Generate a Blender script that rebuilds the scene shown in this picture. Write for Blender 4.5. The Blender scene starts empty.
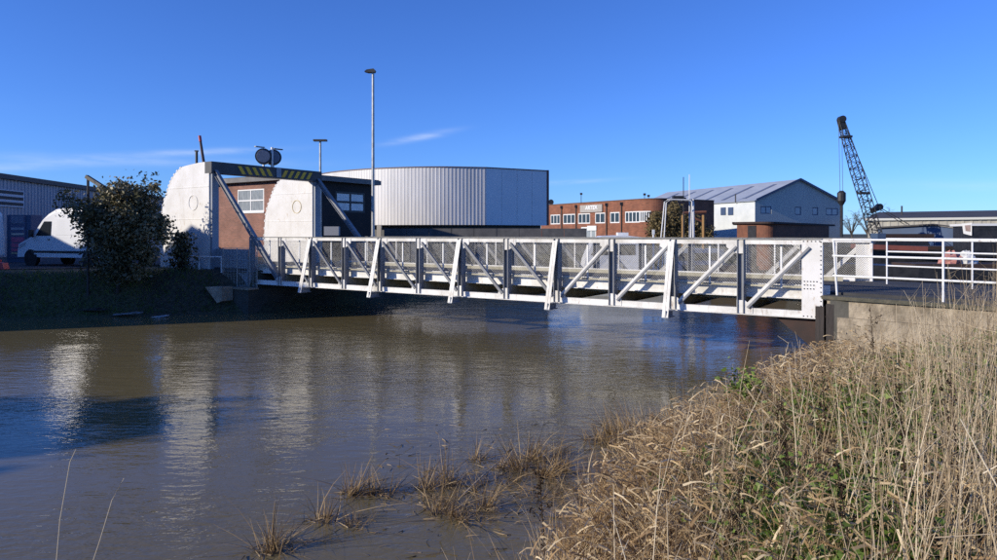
import bpy, math, random
import numpy as np
from mathutils import Vector

random.seed(7); RNG = np.random.default_rng(11)
R = math.radians
sc = bpy.context.scene
col = sc.collection

# ------------------------------------------------------------------ camera
F, CX, HY, HC = 700.0, 498.5, 233.7, 3.2          # focal length px, centre px, horizon row, eye height above water
cam = bpy.data.cameras.new('camera'); camo = bpy.data.objects.new('camera', cam); col.objects.link(camo)
camo.location = (0, 0, HC); camo.rotation_euler = (math.pi / 2, 0, 0)
cam.sensor_width = 36; cam.lens = 36 * F / 997; cam.shift_y = -(280 - HY) / 997
cam.clip_start = .05; cam.clip_end = 8000
sc.camera = camo
# ------------------------------------------------------------------ sky and sun
SUN_EL, SUN_AZ = 20.0, math.atan2(-.93, -.37)
w = bpy.data.worlds.new('World'); sc.world = w; w.use_nodes = True
nt = w.node_tree; bg = nt.nodes['Background']
sky = nt.nodes.new('ShaderNodeTexSky'); sky.sky_type = 'NISHITA'; sky.sun_disc = False
sky.sun_elevation = R(SUN_EL); sky.sun_rotation = SUN_AZ
sky.air_density = .9; sky.dust_density = 0.05; sky.ozone_density = 3.0; sky.altitude = 0
bg.inputs[1].default_value = .135
def _n(t, **k):
    n = nt.nodes.new(t)
    for a, b in k.items(): setattr(n, a, b)
    return n
def _math(op, a, b=None, c=None):
    n = _n('ShaderNodeMath', operation=op)
    for i, v in enumerate((a, b, c)):
        if v is None: continue
        if isinstance(v, (int, float)): n.inputs[i].default_value = v
        else: nt.links.new(v, n.inputs[i])
    return n.outputs[0]
tc = _n('ShaderNodeTexCoord'); sep = _n('ShaderNodeSeparateXYZ'); nt.links.new(tc.outputs['Generated'], sep.inputs[0])
az = _math('ARCTAN2', sep.outputs[0], sep.outputs[1]); el = _math('ARCSINE', sep.outputs[2])
comb = _n('ShaderNodeCombineXYZ'); nt.links.new(az, comb.inputs[0]); nt.links.new(el, comb.inputs[1])
mp = _n('ShaderNodeMapping'); nt.links.new(comb.outputs[0], mp.inputs[0]); mp.inputs['Scale'].default_value = (14, 90, 1)
ns = _n('ShaderNodeTexNoise'); nt.links.new(mp.outputs[0], ns.inputs[0]); ns.inputs['Scale'].default_value = 1.0
ns.inputs['Detail'].default_value = 5; ns.inputs['Roughness'].default_value = .6
tot = None
# thin cirrus wisps: azimuth, elevation, half-length, half-thickness, slope, strength
for a0, e0, la, le, sl, st in ((-.112, .136, .042, .0045, .2, .36), (-.49, .092, .18, .006, .02, .22), (-.40, .107, .09, .004, .08, .30),
                               (-.60, .079, .08, .005, .1, .25), (.10, .073, .06, .003, .05, .22), (.72, .05, .2, .006, -.05, .2), (-1.1, .1, .25, .008, .1, .3), (1.6, .1, .3, .008, .05, .3)):
    da = _math('DIVIDE', _math('SUBTRACT', az, a0), la)
    de = _math('DIVIDE', _math('SUBTRACT', _math('SUBTRACT', el, e0), _math('MULTIPLY', _math('SUBTRACT', az, a0), sl)), le)
    r2 = _math('ADD', _math('MULTIPLY', da, da), _math('MULTIPLY', de, de))
    g = _math('MULTIPLY', _math('EXPONENT', _math('MULTIPLY', r2, -1)), st)
    tot = g if tot is None else _math('ADD', tot, g)
fac = _math('MULTIPLY', tot, _math('MULTIPLY', _math('SUBTRACT', ns.outputs[0], .22), 2.2)); 
clampn = _n('ShaderNodeClamp'); nt.links.new(fac, clampn.inputs[0])
mx = _n('ShaderNodeMix', data_type='RGBA'); nt.links.new(clampn.outputs[0], mx.inputs[0])
hs = _n('ShaderNodeHueSaturation'); hs.inputs['Saturation'].default_value = 1.0; nt.links.new(sky.outputs[0], hs.inputs['Color'])
tint = _n('ShaderNodeMix', data_type='RGBA', blend_type='MULTIPLY'); tint.inputs[0].default_value = 1; tint.inputs[7].default_value = (.42, .71, 1.38, 1); nt.links.new(hs.outputs[0], tint.inputs[6])
nt.links.new(tint.outputs[2], mx.inputs[6]); mx.inputs[7].default_value = (6.6, 7.2, 8.2, 1)
nt.links.new(mx.outputs[2], bg.inputs[0])
sl_ = bpy.data.lights.new('sun', 'SUN'); sl_.energy = 5.0; sl_.angle = R(.53); sl_.color = (1, .91, .76)
sun = bpy.data.objects.new('sun', sl_); col.objects.link(sun); sun.location = (-60, -25, 40)
sdir = Vector((math.sin(SUN_AZ) * math.cos(R(SUN_EL)), math.cos(SUN_AZ) * math.cos(R(SUN_EL)), math.sin(R(SUN_EL))))
sun.rotation_euler = sdir.to_track_quat('Z', 'Y').to_euler()
vs = sc.view_settings; vs.view_transform = 'Standard'; vs.look = 'None'; vs.exposure = 0.0; vs.gamma = 1; vs.use_curve_mapping = False
sc.render.engine = 'CYCLES'
sc.cycles.max_bounces = 6; sc.cycles.transparent_max_bounces = 8; sc.cycles.caustics_reflective = False; sc.cycles.caustics_refractive = False
sc.cycles.use_denoising = False; sc.cycles.use_adaptive_sampling = False

# ------------------------------------------------------------------ helpers
def P(px, py, D): return Vector(((px - CX) / F * D, D, HC + (HY - py) / F * D))
def PX(px, D): return (px - CX) / F * D
class MB:
    def __init__(s): s.v, s.f, s.uv = [], [], {}
    def face(s, pts, uv=None):
        i = len(s.v); s.v += [tuple(p) for p in pts]; s.f.append(tuple(range(i, i + len(pts))))
        if uv: s.uv[len(s.f) - 1] = uv
    def hexa(s, a, b):               # two quads of 4 points each
        i = len(s.v); s.v += [tuple(p) for p in a] + [tuple(p) for p in b]
        s.f += [(i+3, i+2, i+1, i), (i+4, i+5, i+6, i+7)] + [(i+k, i+(k+1) % 4, i+4+(k+1) % 4, i+4+k) for k in range(4)]
    def box(s, o, ux, uy, uz):       # corner + three edge vectors
        o, ux, uy, uz = map(Vector, (o, ux, uy, uz))
        s.hexa([o, o+ux, o+ux+uy, o+uy], [o+uz, o+ux+uz, o+ux+uy+uz, o+uy+uz])
    def abox(s, c, d):               # centre, full size, axis aligned
        c, d = Vector(c), Vector(d); s.box(c - d/2, (d.x, 0, 0), (0, d.y, 0), (0, 0, d.z))
    def bar(s, p, q, w, h, up=(0, 0, 1), ow=0, oh=0):   # w across, h along up
        p, q = Vector(p), Vector(q); d = (q-p).normalized(); sd = d.cross(Vector(up))
        if sd.length < 1e-4: sd = d.cross(Vector((1, 0, 0)))
        sd.normalize(); u = sd.cross(d).normalized()
        A = [sd*(ow-w/2)+u*(oh-h/2), sd*(ow+w/2)+u*(oh-h/2), sd*(ow+w/2)+u*(oh+h/2), sd*(ow-w/2)+u*(oh+h/2)]
        s.hexa([p+x for x in A], [q+x for x in A])
    def tube(s, pts, r, n=6, cap=True):
        pts = [Vector(p) for p in pts]; rs = r if hasattr(r, '__len__') else [r]*len(pts)
        base = len(s.v); prev = None
        for k, p in enumerate(pts):
            d = (pts[min(k+1, len(pts)-1)] - pts[max(k-1, 0)]).normalized()
            ref = Vector((0, 0, 1)) if abs(d.z) < .9 else Vector((1, 0, 0))
            a = d.cross(ref).normalized(); b = d.cross(a).normalized()
            for j in range(n):
                t = 2*math.pi*j/n; s.v.append(tuple(p + (a*math.cos(t) + b*math.sin(t))*rs[k]))
        for k in range(len(pts)-1):
            for j in range(n):
                s.f.append((base+k*n+j, base+k*n+(j+1) % n, base+(k+1)*n+(j+1) % n, base+(k+1)*n+j))
        if cap:
            s.f.append(tuple(base+j for j in range(n))); s.f.append(tuple(base+(len(pts)-1)*n+j for j in reversed(range(n))))
    def prism(s, poly, d):           # polygon (3d points) extruded by d
        d = Vector(d); poly = [Vector(p) for p in poly]; n = len(poly); i = len(s.v)
        s.v += [tuple(p) for p in poly] + [tuple(p+d) for p in poly]
        s.f += [tuple(range(i, i+n)), tuple(range(i+2*n-1, i+n-1, -1))] + [(i+(k+1) % n, i+k, i+n+k, i+n+(k+1) % n) for k in range(n)]
    def wall(s, o, u, W, z0, z1, ops, inward, rev=.12):   # wall sheet with real openings and reveals; UV in metres
        o, u, inward = Vector(o), Vector(u), Vector(inward)
        xs = sorted({0, W, *[a for q in ops for a in q[:2]]}); zs = sorted({z0, z1, *[a for q in ops for a in q[2:]]})
        pt = lambda x, z: Vector((o.x + u.x*x, o.y + u.y*x, z))
        for i in range(len(xs)-1):
            for j in range(len(zs)-1):
                xm, zm = (xs[i]+xs[i+1])/2, (zs[j]+zs[j+1])/2
                if any(q[0] < xm < q[1] and q[2] < zm < q[3] for q in ops): continue
                c = [(xs[i], zs[j]), (xs[i+1], zs[j]), (xs[i+1], zs[j+1]), (xs[i], zs[j+1])]
                s.face([pt(*k) for k in c], c)
        for a, b, c, d in ops:
            cs = [(a, c), (b, c), (b, d), (a, d)]
            for k in range(4):
                p, q = pt(*cs[k]), pt(*cs[(k+1) % 4]); s.face([q, p, p+inward*rev, q+inward*rev], [cs[k], cs[(k+1) % 4], cs[(k+1) % 4], cs[k]])
    def build(s, name, mat, parent=None, smooth=False, autosm=None):
        off = parent_loc(parent)
        me = bpy.data.meshes.new(name); me.from_pydata([(x-off.x, y-off.y, z-off.z) for x, y, z in s.v], [], s.f)
        if s.uv:
            l = me.uv_layers.new(name='UVMap')
            for fi, uv in s.uv.items():
                for k, li in enumerate(me.polygons[fi].loop_indices): l.data[li].uv = uv[k]
        me.materials.append(mat); me.validate()
        if smooth: me.polygons.foreach_set('use_smooth', [True]*len(me.polygons))
        o = bpy.data.objects.new(name, me); col.objects.link(o); o.parent = parent
        return o
ROOT = {}
def parent_loc(p):
    v = Vector((0, 0, 0))
    while p is not None: v += p.location; p = p.parent
    return v
def tag(o, label=None, cat=None, group=None, kind=None):
    if label: o['label'] = label
    if cat: o['category'] = cat
    if group: o['group'] = group
    if kind: o['kind'] = kind
    return o
def thing(name, loc, label, cat, group=None):
    o = bpy.data.objects.new(name, None); o.empty_display_size = .3; col.objects.link(o); o.location = loc
    return tag(o, label, cat, group)
def raw_mesh(name, V, Fc, mat, parent=None, rnd=None, smooth=False):
    off = np.array(parent_loc(parent)); V = np.asarray(V, dtype=np.float32) - off.astype(np.float32); Fc = np.asarray(Fc, dtype=np.int32)
    me = bpy.data.meshes.new(name); k = Fc.shape[1]
    me.vertices.add(len(V)); me.vertices.foreach_set('co', V.ravel())
    me.loops.add(Fc.size); me.loops.foreach_set('vertex_index', Fc.ravel())
    me.polygons.add(len(Fc)); me.polygons.foreach_set('loop_start', np.arange(0, Fc.size, k, dtype=np.int32))
    if rnd is not None:
        a = me.attributes.new('rnd', 'FLOAT', 'POINT'); a.data.foreach_set('value', np.asarray(rnd, dtype=np.float32))
    me.update(); me.validate(); me.materials.append(mat)
    if smooth: me.polygons.foreach_set('use_smooth', np.ones(len(Fc), dtype=bool))
    o = bpy.data.objects.new(name, me); col.objects.link(o); o.parent = parent
    return o

# ------------------------------------------------------------------ materials
MATS = {}
def mat(name, c, rough=.6, metal=0, c2=None, scale=3.0, detail=4, stretch=(1, 1, 1), lo=.35, hi=.65, bump=0, bscale=20, spec=.5, coord='Object'):
    if name in MATS: return MATS[name]
    m = bpy.data.materials.new(name); m.use_nodes = True; t = m.node_tree; b = t.nodes['Principled BSDF']; MATS[name] = m
    b.inputs['Roughness'].default_value = rough; b.inputs['Metallic'].default_value = metal; b.inputs['Specular IOR Level'].default_value = spec
    b.inputs['Base Color'].default_value = (*c, 1)
    tcn = t.nodes.new('ShaderNodeTexCoord'); mpn = t.nodes.new('ShaderNodeMapping'); t.links.new(tcn.outputs[coord], mpn.inputs[0]); mpn.inputs['Scale'].default_value = stretch
    if c2 is not None:
        n = t.nodes.new('ShaderNodeTexNoise'); n.inputs['Scale'].default_value = scale; n.inputs['Detail'].default_value = detail; n.inputs['Roughness'].default_value = .65
        t.links.new(mpn.outputs[0], n.inputs[0])
        r = t.nodes.new('ShaderNodeValToRGB'); r.color_ramp.elements[0].position = lo; r.color_ramp.elements[1].position = hi
        r.color_ramp.elements[0].color = (*c, 1); r.color_ramp.elements[1].color = (*c2, 1)
        t.links.new(n.outputs[0], r.inputs[0]); t.links.new(r.outputs[0], b.inputs['Base Color'])
    if bump:
        n2 = t.nodes.new('ShaderNodeTexNoise'); n2.inputs['Scale'].default_value = bscale; n2.inputs['Detail'].default_value = 4; t.links.new(mpn.outputs[0], n2.inputs[0])
        bp = t.nodes.new('ShaderNodeBump'); bp.inputs['Strength'].default_value = bump; bp.inputs['Distance'].default_value = .05
        t.links.new(n2.outputs[0], bp.inputs['Height']); t.links.new(bp.outputs[0], b.inputs['Normal'])
    return m
def leafmat(name, ramp, rough=.7, spec=.25, transl=.2):
    m = bpy.data.materials.new(name); m.use_nodes = True; t = m.node_tree; b = t.nodes['Principled BSDF']; MATS[name] = m
    a = t.nodes.new('ShaderNodeAttribute'); a.attribute_name = 'rnd'
    r = t.nodes.new('ShaderNodeValToRGB'); e = r.color_ramp.elements
    for i, (p, c) in enumerate(ramp):
        if i < 2: q = e[i]; q.position = p
        else: q = e.new(p)
        q.color = (*c, 1)
    t.links.new(a.outputs['Fac'], r.inputs[0]); t.links.new(r.outputs[0], b.inputs['Base Color'])
    b.inputs['Roughness'].default_value = rough; b.inputs['Specular IOR Level'].default_value = spec
    if transl:
        tr = t.nodes.new('ShaderNodeBsdfTranslucent'); t.links.new(r.outputs[0], tr.inputs[0])
        mxs = t.nodes.new('ShaderNodeMixShader'); mxs.inputs[0].default_value = transl
        t.links.new(b.outputs[0], mxs.inputs[1]); t.links.new(tr.outputs[0], mxs.inputs[2]); t.links.new(mxs.outputs[0], t.nodes['Material Output'].inputs[0])
    return m
def brickmat(name, c1, c2, mortar, scale=1.0):
    m = bpy.data.materials.new(name); m.use_nodes = True; t = m.node_tree; b = t.nodes['Principled BSDF']; MATS[name] = m
    tcn = t.nodes.new('ShaderNodeTexCoord'); br = t.nodes.new('ShaderNodeTexBrick'); t.links.new(tcn.outputs['UV'], br.inputs[0])
    br.inputs['Scale'].default_value = 1; br.inputs['Brick Width'].default_value = .225*scale; br.inputs['Row Height'].default_value = .075*scale; br.inputs['Mortar Size'].default_value = .008*scale
    br.inputs['Color1'].default_value = (*c1, 1); br.inputs['Color2'].default_value = (*c2, 1); br.inputs['Mortar'].default_value = (*mortar, 1)
    n = t.nodes.new('ShaderNodeTexNoise'); n.inputs['Scale'].default_value = .9; n.inputs['Detail'].default_value = 5; t.links.new(tcn.outputs['UV'], n.inputs[0])
    rr = t.nodes.new('ShaderNodeMapRange'); t.links.new(n.outputs[0], rr.inputs[0]); rr.inputs[1].default_value = .3; rr.inputs[2].default_value = .7; rr.inputs[3].default_value = .72; rr.inputs[4].default_value = 1.12
    mu = t.nodes.new('ShaderNodeMix'); mu.data_type = 'RGBA'; mu.blend_type = 'MULTIPLY'; mu.inputs[0].default_value = 1
    t.links.new(br.outputs[0], mu.inputs[6]); t.links.new(rr.outputs[0], mu.inputs[7]); t.links.new(mu.outputs[2], b.inputs['Base Color'])
    bp = t.nodes.new('ShaderNodeBump'); bp.inputs['Strength'].default_value = .4; bp.inputs['Distance'].default_value = .01; bp.invert = True
    t.links.new(br.outputs['Fac'], bp.inputs['Height']); t.links.new(bp.outputs[0], b.inputs['Normal']); b.inputs['Roughness'].default_value = .85
    return m
def glassmat(name, c, rough=.06):
    return mat(name, c, rough=rough, spec=.8)
def painted_steel(name, base, dirt, rust, dirt_amt=.5, rough=.5):
    """painted steel: large dirt clouds, vertical run-off streaks, small rust spots"""
    m = bpy.data.materials.new(name); m.use_nodes = True; t = m.node_tree; b = t.nodes['Principled BSDF']; MATS[name] = m
    tcn = t.nodes.new('ShaderNodeTexCoord')
    def noise(stretch, scale, lo, hi, detail=5):
        mpn = t.nodes.new('ShaderNodeMapping'); t.links.new(tcn.outputs['Object'], mpn.inputs[0]); mpn.inputs['Scale'].default_value = stretch
        n = t.nodes.new('ShaderNodeTexNoise'); n.inputs['Scale'].default_value = scale; n.inputs['Detail'].default_value = detail; n.inputs['Roughness'].default_value = .7
        t.links.new(mpn.outputs[0], n.inputs[0])
        r = t.nodes.new('ShaderNodeMapRange'); t.links.new(n.outputs[0], r.inputs[0]); r.inputs[1].default_value = lo; r.inputs[2].default_value = hi
        return r.outputs[0]
    def mixc(f, a, c, amt):
        k = t.nodes.new('ShaderNodeMix'); k.data_type = 'RGBA'
        mm = t.nodes.new('ShaderNodeMath'); mm.operation = 'MULTIPLY'; t.links.new(f, mm.inputs[0]); mm.inputs[1].default_value = amt; t.links.new(mm.outputs[0], k.inputs[0])
        if isinstance(a, tuple): k.inputs[6].default_value = (*a, 1)
        else: t.links.new(a, k.inputs[6])
        k.inputs[7].default_value = (*c, 1); return k.outputs[2]
    c = mixc(noise((1, 1, 1), 1.2, .42, .75), base, dirt, dirt_amt)
    c = mixc(noise((5, 5, .5), 1.6, .55, .8), c, dirt, dirt_amt)
    c = mixc(noise((1, 1, .5), 7, .60, .72), c, rust, .7)
    t.links.new(c, b.inputs['Base Color']); b.inputs['Roughness'].default_value = rough; b.inputs['Specular IOR Level'].default_value = .35
    return m

WHITE = painted_steel('white_paint', (.76, .75, .72), (.36, .33, .27), (.20, .09, .04), .75)
WHITE2 = painted_steel('white_plate_paint', (.74, .73, .71), (.52, .49, .43), (.42, .30, .18), .55)
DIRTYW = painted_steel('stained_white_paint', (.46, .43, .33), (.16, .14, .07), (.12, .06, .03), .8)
CAP = mat('grey_cap', (.16, .16, .15), .7, c2=(.30, .29, .26), scale=2)
BLUEGREY = painted_steel('blue_grey_paint', (.30, .33, .37), (.18, .19, .2), (.12, .08, .05), .5)
POSTG = painted_steel('post_grey_paint', (.23, .24, .26), (.12, .12, .12), (.10, .06, .04), .6)
MIDG = painted_steel('mid_grey_paint', (.45, .45, .44), (.25, .24, .22), (.15, .09, .05), .6)
GALV = mat('galvanised', (.42, .43, .43), .45, .6, c2=(.30, .30, .29), scale=6)
WIRE = mat('mesh_wire', (.52, .51, .47), .6, .1, c2=(.34, .32, .28), scale=5)
BLACK = mat('black_steel', (.012, .012, .013), .5, c2=(.03, .03, .032), scale=4)
DARK = mat('dark_steel', (.03, .03, .032), .6, c2=(.06, .055, .05), scale=3)
YELLOW = mat('hazard_yellow', (.95, .55, .03), .6, c2=(.75, .42, .03), scale=4)
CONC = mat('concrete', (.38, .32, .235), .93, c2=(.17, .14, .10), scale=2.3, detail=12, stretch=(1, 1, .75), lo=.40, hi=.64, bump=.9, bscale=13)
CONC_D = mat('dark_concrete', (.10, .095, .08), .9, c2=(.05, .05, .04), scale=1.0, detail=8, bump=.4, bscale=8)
MOSS = mat('mossy_concrete', (.06, .06, .045), .95, c2=(.11, .10, .07), scale=4, detail=8, bump=.5, bscale=25)
ASPH = mat('asphalt', (.055, .055, .055), .9, c2=(.035, .035, .037), scale=1.5, detail=8, bump=.3, bscale=60)
TIMBER = mat('dark_timber', (.055, .045, .04), .85, c2=(.03, .026, .024), scale=3, stretch=(6, 6, .6), bump=.4, bscale=10)
RUST = mat('rust', (.22, .085, .045), .85, c2=(.12, .05, .03), scale=2.2, detail=8, bump=.3, bscale=14)
RUST_D = mat('dark_rust', (.055, .03, .024), .85, c2=(.03, .022, .02), scale=2, detail=8)
RED = mat('red_paint', (.60, .06, .07), .5, c2=(.45, .06, .07), scale=4)
REDHULL = mat('red_hull', (.26, .07, .05), .7, c2=(.15, .05, .04), scale=1.2, detail=8)
GLASS = glassmat('window_glass', (.02, .024, .028))
CURTAIN = mat('curtained_glass', (.34, .37, .38), .12, c2=(.22, .25, .27), scale=2, stretch=(3, 3, 1), spec=.7)
FRAMEW = mat('white_frame', (.72, .72, .70), .5)
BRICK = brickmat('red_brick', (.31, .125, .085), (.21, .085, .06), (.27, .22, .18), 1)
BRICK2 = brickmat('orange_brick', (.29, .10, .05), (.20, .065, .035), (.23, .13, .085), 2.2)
BRICK_SHADE = brickmat('shade_toned_brick', (.035, .025, .024), (.025, .02, .02), (.03, .027, .026), 1)  # brick colour darkened to carry the shade on the office end wall
SILVER = mat('silver_cladding', (.66, .64, .62), .5, .1, c2=(.54, .53, .52), scale=1.2, stretch=(1, 1, .15))
BLUEPANEL = mat('blue_grey_panel', (.82, .82, .82), .45, .0, c2=(.74, .75, .76), scale=.5)
SHEDB = mat('shed_cladding', (.30, .34, .40), .5, .1, c2=(.25, .29, .35), scale=1, stretch=(1, 1, .2))
HANGB = mat('hangar_cladding', (.42, .46, .45), .55, c2=(.37, .41, .40), scale=.5, stretch=(1, 1, .3))
HANGW = mat('hangar_side', (.66, .68, .66), .55, c2=(.55, .58, .57), scale=.5)
ROOFG = mat('roof_sheet', (.48, .51, .54), .45, .2, c2=(.40, .43, .46), scale=.5, stretch=(1, .3, 1))
DARKROOF = mat('dark_roof', (.045, .045, .05), .8, c2=(.07, .065, .065), scale=.6)
BEIGE = mat('beige_cladding', (.40, .38, .32), .7, c2=(.32, .30, .26), scale=.5, stretch=(3, 3, .3))
NAVY = mat('navy_cladding', (.06, .10, .18), .6, c2=(.05, .08, .14), scale=.8)
VANW = mat('van_paint', (.78, .79, .80), .25, c2=(.72, .73, .74), scale=1.5)
RUBBER = mat('rubber', (.02, .02, .02), .85)
BARK = mat('bark', (.07, .055, .04), .9, c2=(.04, .032, .026), scale=8, bump=.5)
BARKG = mat('grey_bark', (.10, .085, .07), .9, c2=(.07, .06, .05), scale=5)
LEAF = leafmat('evergreen_leaf', [(0, (.05, .052, .026)), (1, (.26, .23, .12)), (.5, (.12, .115, .055)), (.9, (.30, .24, .13))], .5, .5, .12)
IVY = leafmat('ivy_leaf', [(0, (.03, .035, .018)), (1, (.22, .20, .11)), (.5, (.08, .08, .04))], .5, .5, .1)
REED = leafmat('dry_reed', [(0, (.15, .085, .038)), (1, (.76, .62, .40)), (.35, (.40, .265, .13)), (.7, (.61, .455, .25))], .6, .3, .25)
SEDGE = leafmat('sedge_blade', [(0, (.12, .07, .03)), (1, (.60, .48, .29)), (.5, (.34, .23, .11))], .7, .3, .2)
STEM = leafmat('dead_stem', [(0, (.14, .10, .06)), (1, (.66, .56, .40)), (.5, (.38, .29, .18))], .75, .2, 0)
GREEN = leafmat('green_leaf', [(0, (.045, .075, .012)), (1, (.26, .36, .07)), (.5, (.12, .19, .032))], .5, .4, .3)
DOCK = leafmat('seed_head', [(0, (.02, .015, .01)), (1, (.07, .045, .03))], .9, .1, 0)
SCRUB = leafmat('scrub_leaf', [(0, (.10, .075, .035)), (1, (.28, .22, .11)), (.5, (.18, .14, .065))], .8, .2, .2)

# ground
gm = bpy.data.materials.new('ground'); gm.use_nodes = True; t = gm.node_tree; b = t.nodes['Principled BSDF']
g1 = t.nodes.new('ShaderNodeTexNoise'); g1.inputs['Scale'].default_value = .35; g1.inputs['Detail'].default_value = 8
g2 = t.nodes.new('ShaderNodeTexNoise'); g2.inputs['Scale'].default_value = 9; g2.inputs['Detail'].default_value = 8
tcn = t.nodes.new('ShaderNodeTexCoord'); t.links.new(tcn.outputs['Object'], g1.inputs[0]); t.links.new(tcn.outputs['Object'], g2.inputs[0])
r1 = t.nodes.new('ShaderNodeValToRGB'); r1.color_ramp.elements[0].color = (.055, .05, .035, 1); r1.color_ramp.elements[1].color = (.07, .075, .035, 1); r1.color_ramp.elements[0].position = .4; r1.color_ramp.elements[1].position = .6
r2 = t.nodes.new('ShaderNodeValToRGB'); r2.color_ramp.elements[0].color = (.5, .5, .5, 1); r2.color_ramp.elements[1].color = (1.4, 1.35, 1.2, 1); r2.color_ramp.elements[0].position = .35; r2.color_ramp.elements[1].position = .7
t.links.new(g1.outputs[0], r1.inputs[0]); t.links.new(g2.outputs[0], r2.inputs[0])
mu = t.nodes.new('ShaderNodeMix'); mu.data_type = 'RGBA'; mu.blend_type = 'MULTIPLY'; mu.inputs[0].default_value = 1; t.links.new(r1.outputs[0], mu.inputs[6]); t.links.new(r2.outputs[0], mu.inputs[7])
t.links.new(mu.outputs[2], b.inputs['Base Color']); b.inputs['Roughness'].default_value = .95
bp = t.nodes.new('ShaderNodeBump'); bp.inputs['Strength'].default_value = .8; bp.inputs['Distance'].default_value = .08; t.links.new(g2.outputs[0], bp.inputs['Height']); t.links.new(bp.outputs[0], b.inputs['Normal'])
GROUND = gm
# water: silty brown body, clear rippled surface
wm = bpy.data.materials.new('river_water'); wm.use_nodes = True; t = wm.node_tree; b = t.nodes['Principled BSDF']
tcn = t.nodes.new('ShaderNodeTexCoord')
def wn(scale, stretch, rot=0, detail=3, dist=0):
    m_ = t.nodes.new('ShaderNodeMapping'); t.links.new(tcn.outputs['Object'], m_.inputs[0]); m_.inputs['Scale'].default_value = stretch; m_.inputs['Rotation'].default_value = (0, 0, rot)
    n = t.nodes.new('ShaderNodeTexNoise'); n.inputs['Scale'].default_value = scale; n.inputs['Detail'].default_value = detail; n.inputs['Roughness'].default_value = .55; n.inputs['Distortion'].default_value = dist
    t.links.new(m_.outputs[0], n.inputs[0]); return n.outputs[0]
def wmath(op, a, c):
    n = t.nodes.new('ShaderNodeMath'); n.operation = op
    for i, v in enumerate((a, c)):
        if isinstance(v, (int, float)): n.inputs[i].default_value = v
        else: t.links.new(v, n.inputs[i])
    return n.outputs[0]
h = wmath('ADD', wmath('MULTIPLY', wn(5.5, (.55, 1.25, 1), .25, 3, .4), 1.0), wmath('MULTIPLY', wn(15, (.6, 1.2, 1), -.2, 2, .3), .28))
h = wmath('ADD', h, wmath('MULTIPLY', wn(1.3, (.6, 1.2, 1), .5, 2), 1.6))
calm = wn(.11, (1, 1.6, 1), .3, 3, .6)
rp = t.nodes.new('ShaderNodeMapRange'); t.links.new(calm, rp.inputs[0]); rp.inputs[1].default_value = .42; rp.inputs[2].default_value = .60; rp.inputs[3].default_value = .28; rp.inputs[4].default_value = 1.0
bp = t.nodes.new('ShaderNodeBump'); bp.inputs['Distance'].default_value = .022; t.links.new(h, bp.inputs['Height']); t.links.new(rp.outputs[0], bp.inputs['Strength'])
t.links.new(bp.outputs[0], b.inputs['Normal'])
silt = t.nodes.new('ShaderNodeValToRGB'); silt.color_ramp.elements[0].color = (.135, .108, .052, 1); silt.color_ramp.elements[1].color = (.172, .139, .067, 1)
t.links.new(wn(.2, (1, 1, 1), 0, 4), silt.inputs[0]); t.links.new(silt.outputs[0], b.inputs['Base Color'])
b.inputs['Roughness'].default_value = .03; b.inputs['IOR'].default_value = 1.333; b.inputs['Specular IOR Level'].default_value = .5
WATER = wm

# ------------------------------------------------------------------ terrain
SHORE_R = [(-60, -14), (-20, -4), (-10, -.5), (-6, 1.2), (-3, 2.6), (-1, 3.9), (.15, 5.2), (.85, 7), (1.4, 8.5), (2.55, 10.3), (4.5, 12.8), (6.4, 15.1), (7.7, 16.6)]
RIVER = SHORE_R + [(8.3, 17.2), (11.7, 22.3), (14.2, 20.0), (24, 6), (80, -6), (90, 44), (40, 50), (14, 51), (-1, 50), (-5.2, 38), (-6.0, 33.5), (-9.7, 28.2),
                   (-13.2, 27.3), (-19.5, 25.6), (-25, 20), (-29, 10), (-34, -8), (-60, -60)]
def seg_w(i):
    n = len(SHORE_R)
    if i < n-1: return 5.2
    j = i-(n-1)
    return {12: 1.6, 13: 2.0, 14: 2.0, 15: 2.6, 16: 3.0, 17: 3, 18: 4}.get(j, .5)
def terrain(x, y):
    x = np.asarray(x, float); y = np.asarray(y, float)
    best = np.full(x.shape, 1e9); wd = np.ones(x.shape); inside = np.zeros(x.shape, bool)
    n = len(RIVER)
    for i in range(n):
        (x0, y0), (x1, y1) = RIVER[i], RIVER[(i+1) % n]
        dx, dy = x1-x0, y1-y0; tt = np.clip(((x-x0)*dx+(y-y0)*dy)/(dx*dx+dy*dy), 0, 1)
        d = np.hypot(x-x0-tt*dx, y-y0-tt*dy); m = d < best; best = np.where(m, d, best); wd = np.where(m, seg_w(i), wd)
        c = ((y0 > y) != (y1 > y)) & (x < (x1-x0)*(y-y0)/(y1-y0+1e-12)+x0); inside ^= c
    s = np.clip(best/wd, 0, 1); s = s*s*(3-2*s)*.75+s*.25
    bumps = .05*np.sin(x*1.7+y*.6)+.04*np.sin(y*2.3-x*.9)+.03*np.sin(x*4.1+1)*np.sin(y*3.7)
    qf = -((x-8.05)*.741+(y-16.95)*.672)                     # metres in front of the abutment wall
    near_wall = np.clip(1-qf/5.0, 0, 1)*(qf > -.9)*(np.abs(x-12) < 9)*(y > 5); near_wall = near_wall*near_wall*(3-2*near_wall)
    along = np.clip(((x-8.05)*.672-(y-16.95)*.741)/6.0, 0, 1)
    bank = (x > -4)*(qf > -.2)*(y < 20)*np.clip((y-1.0)/2.5, 0, 1)
    top = 1.68-.30*bank-near_wall*(1.15-.70*along)*bank
    up = top*s+bumps*np.clip(best/1.0, 0, 1)*(wd > 2)
    dn = -1.6*np.clip(best/2.5, 0, 1)
    return np.where(inside, dn, up), np.where(inside, -best, best)
def gz(x, y): return float(terrain(np.array([x]), np.array([y]))[0][0])
fx = np.arange(-50, 62, .4); fy = np.arange(-12, 66, .4)
def outer(lo, hi, far):
    k = np.array([2, 6, 14, 30, 60, 120, 300, 800, 2500])
    return lo-k[::-1], hi+k
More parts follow.
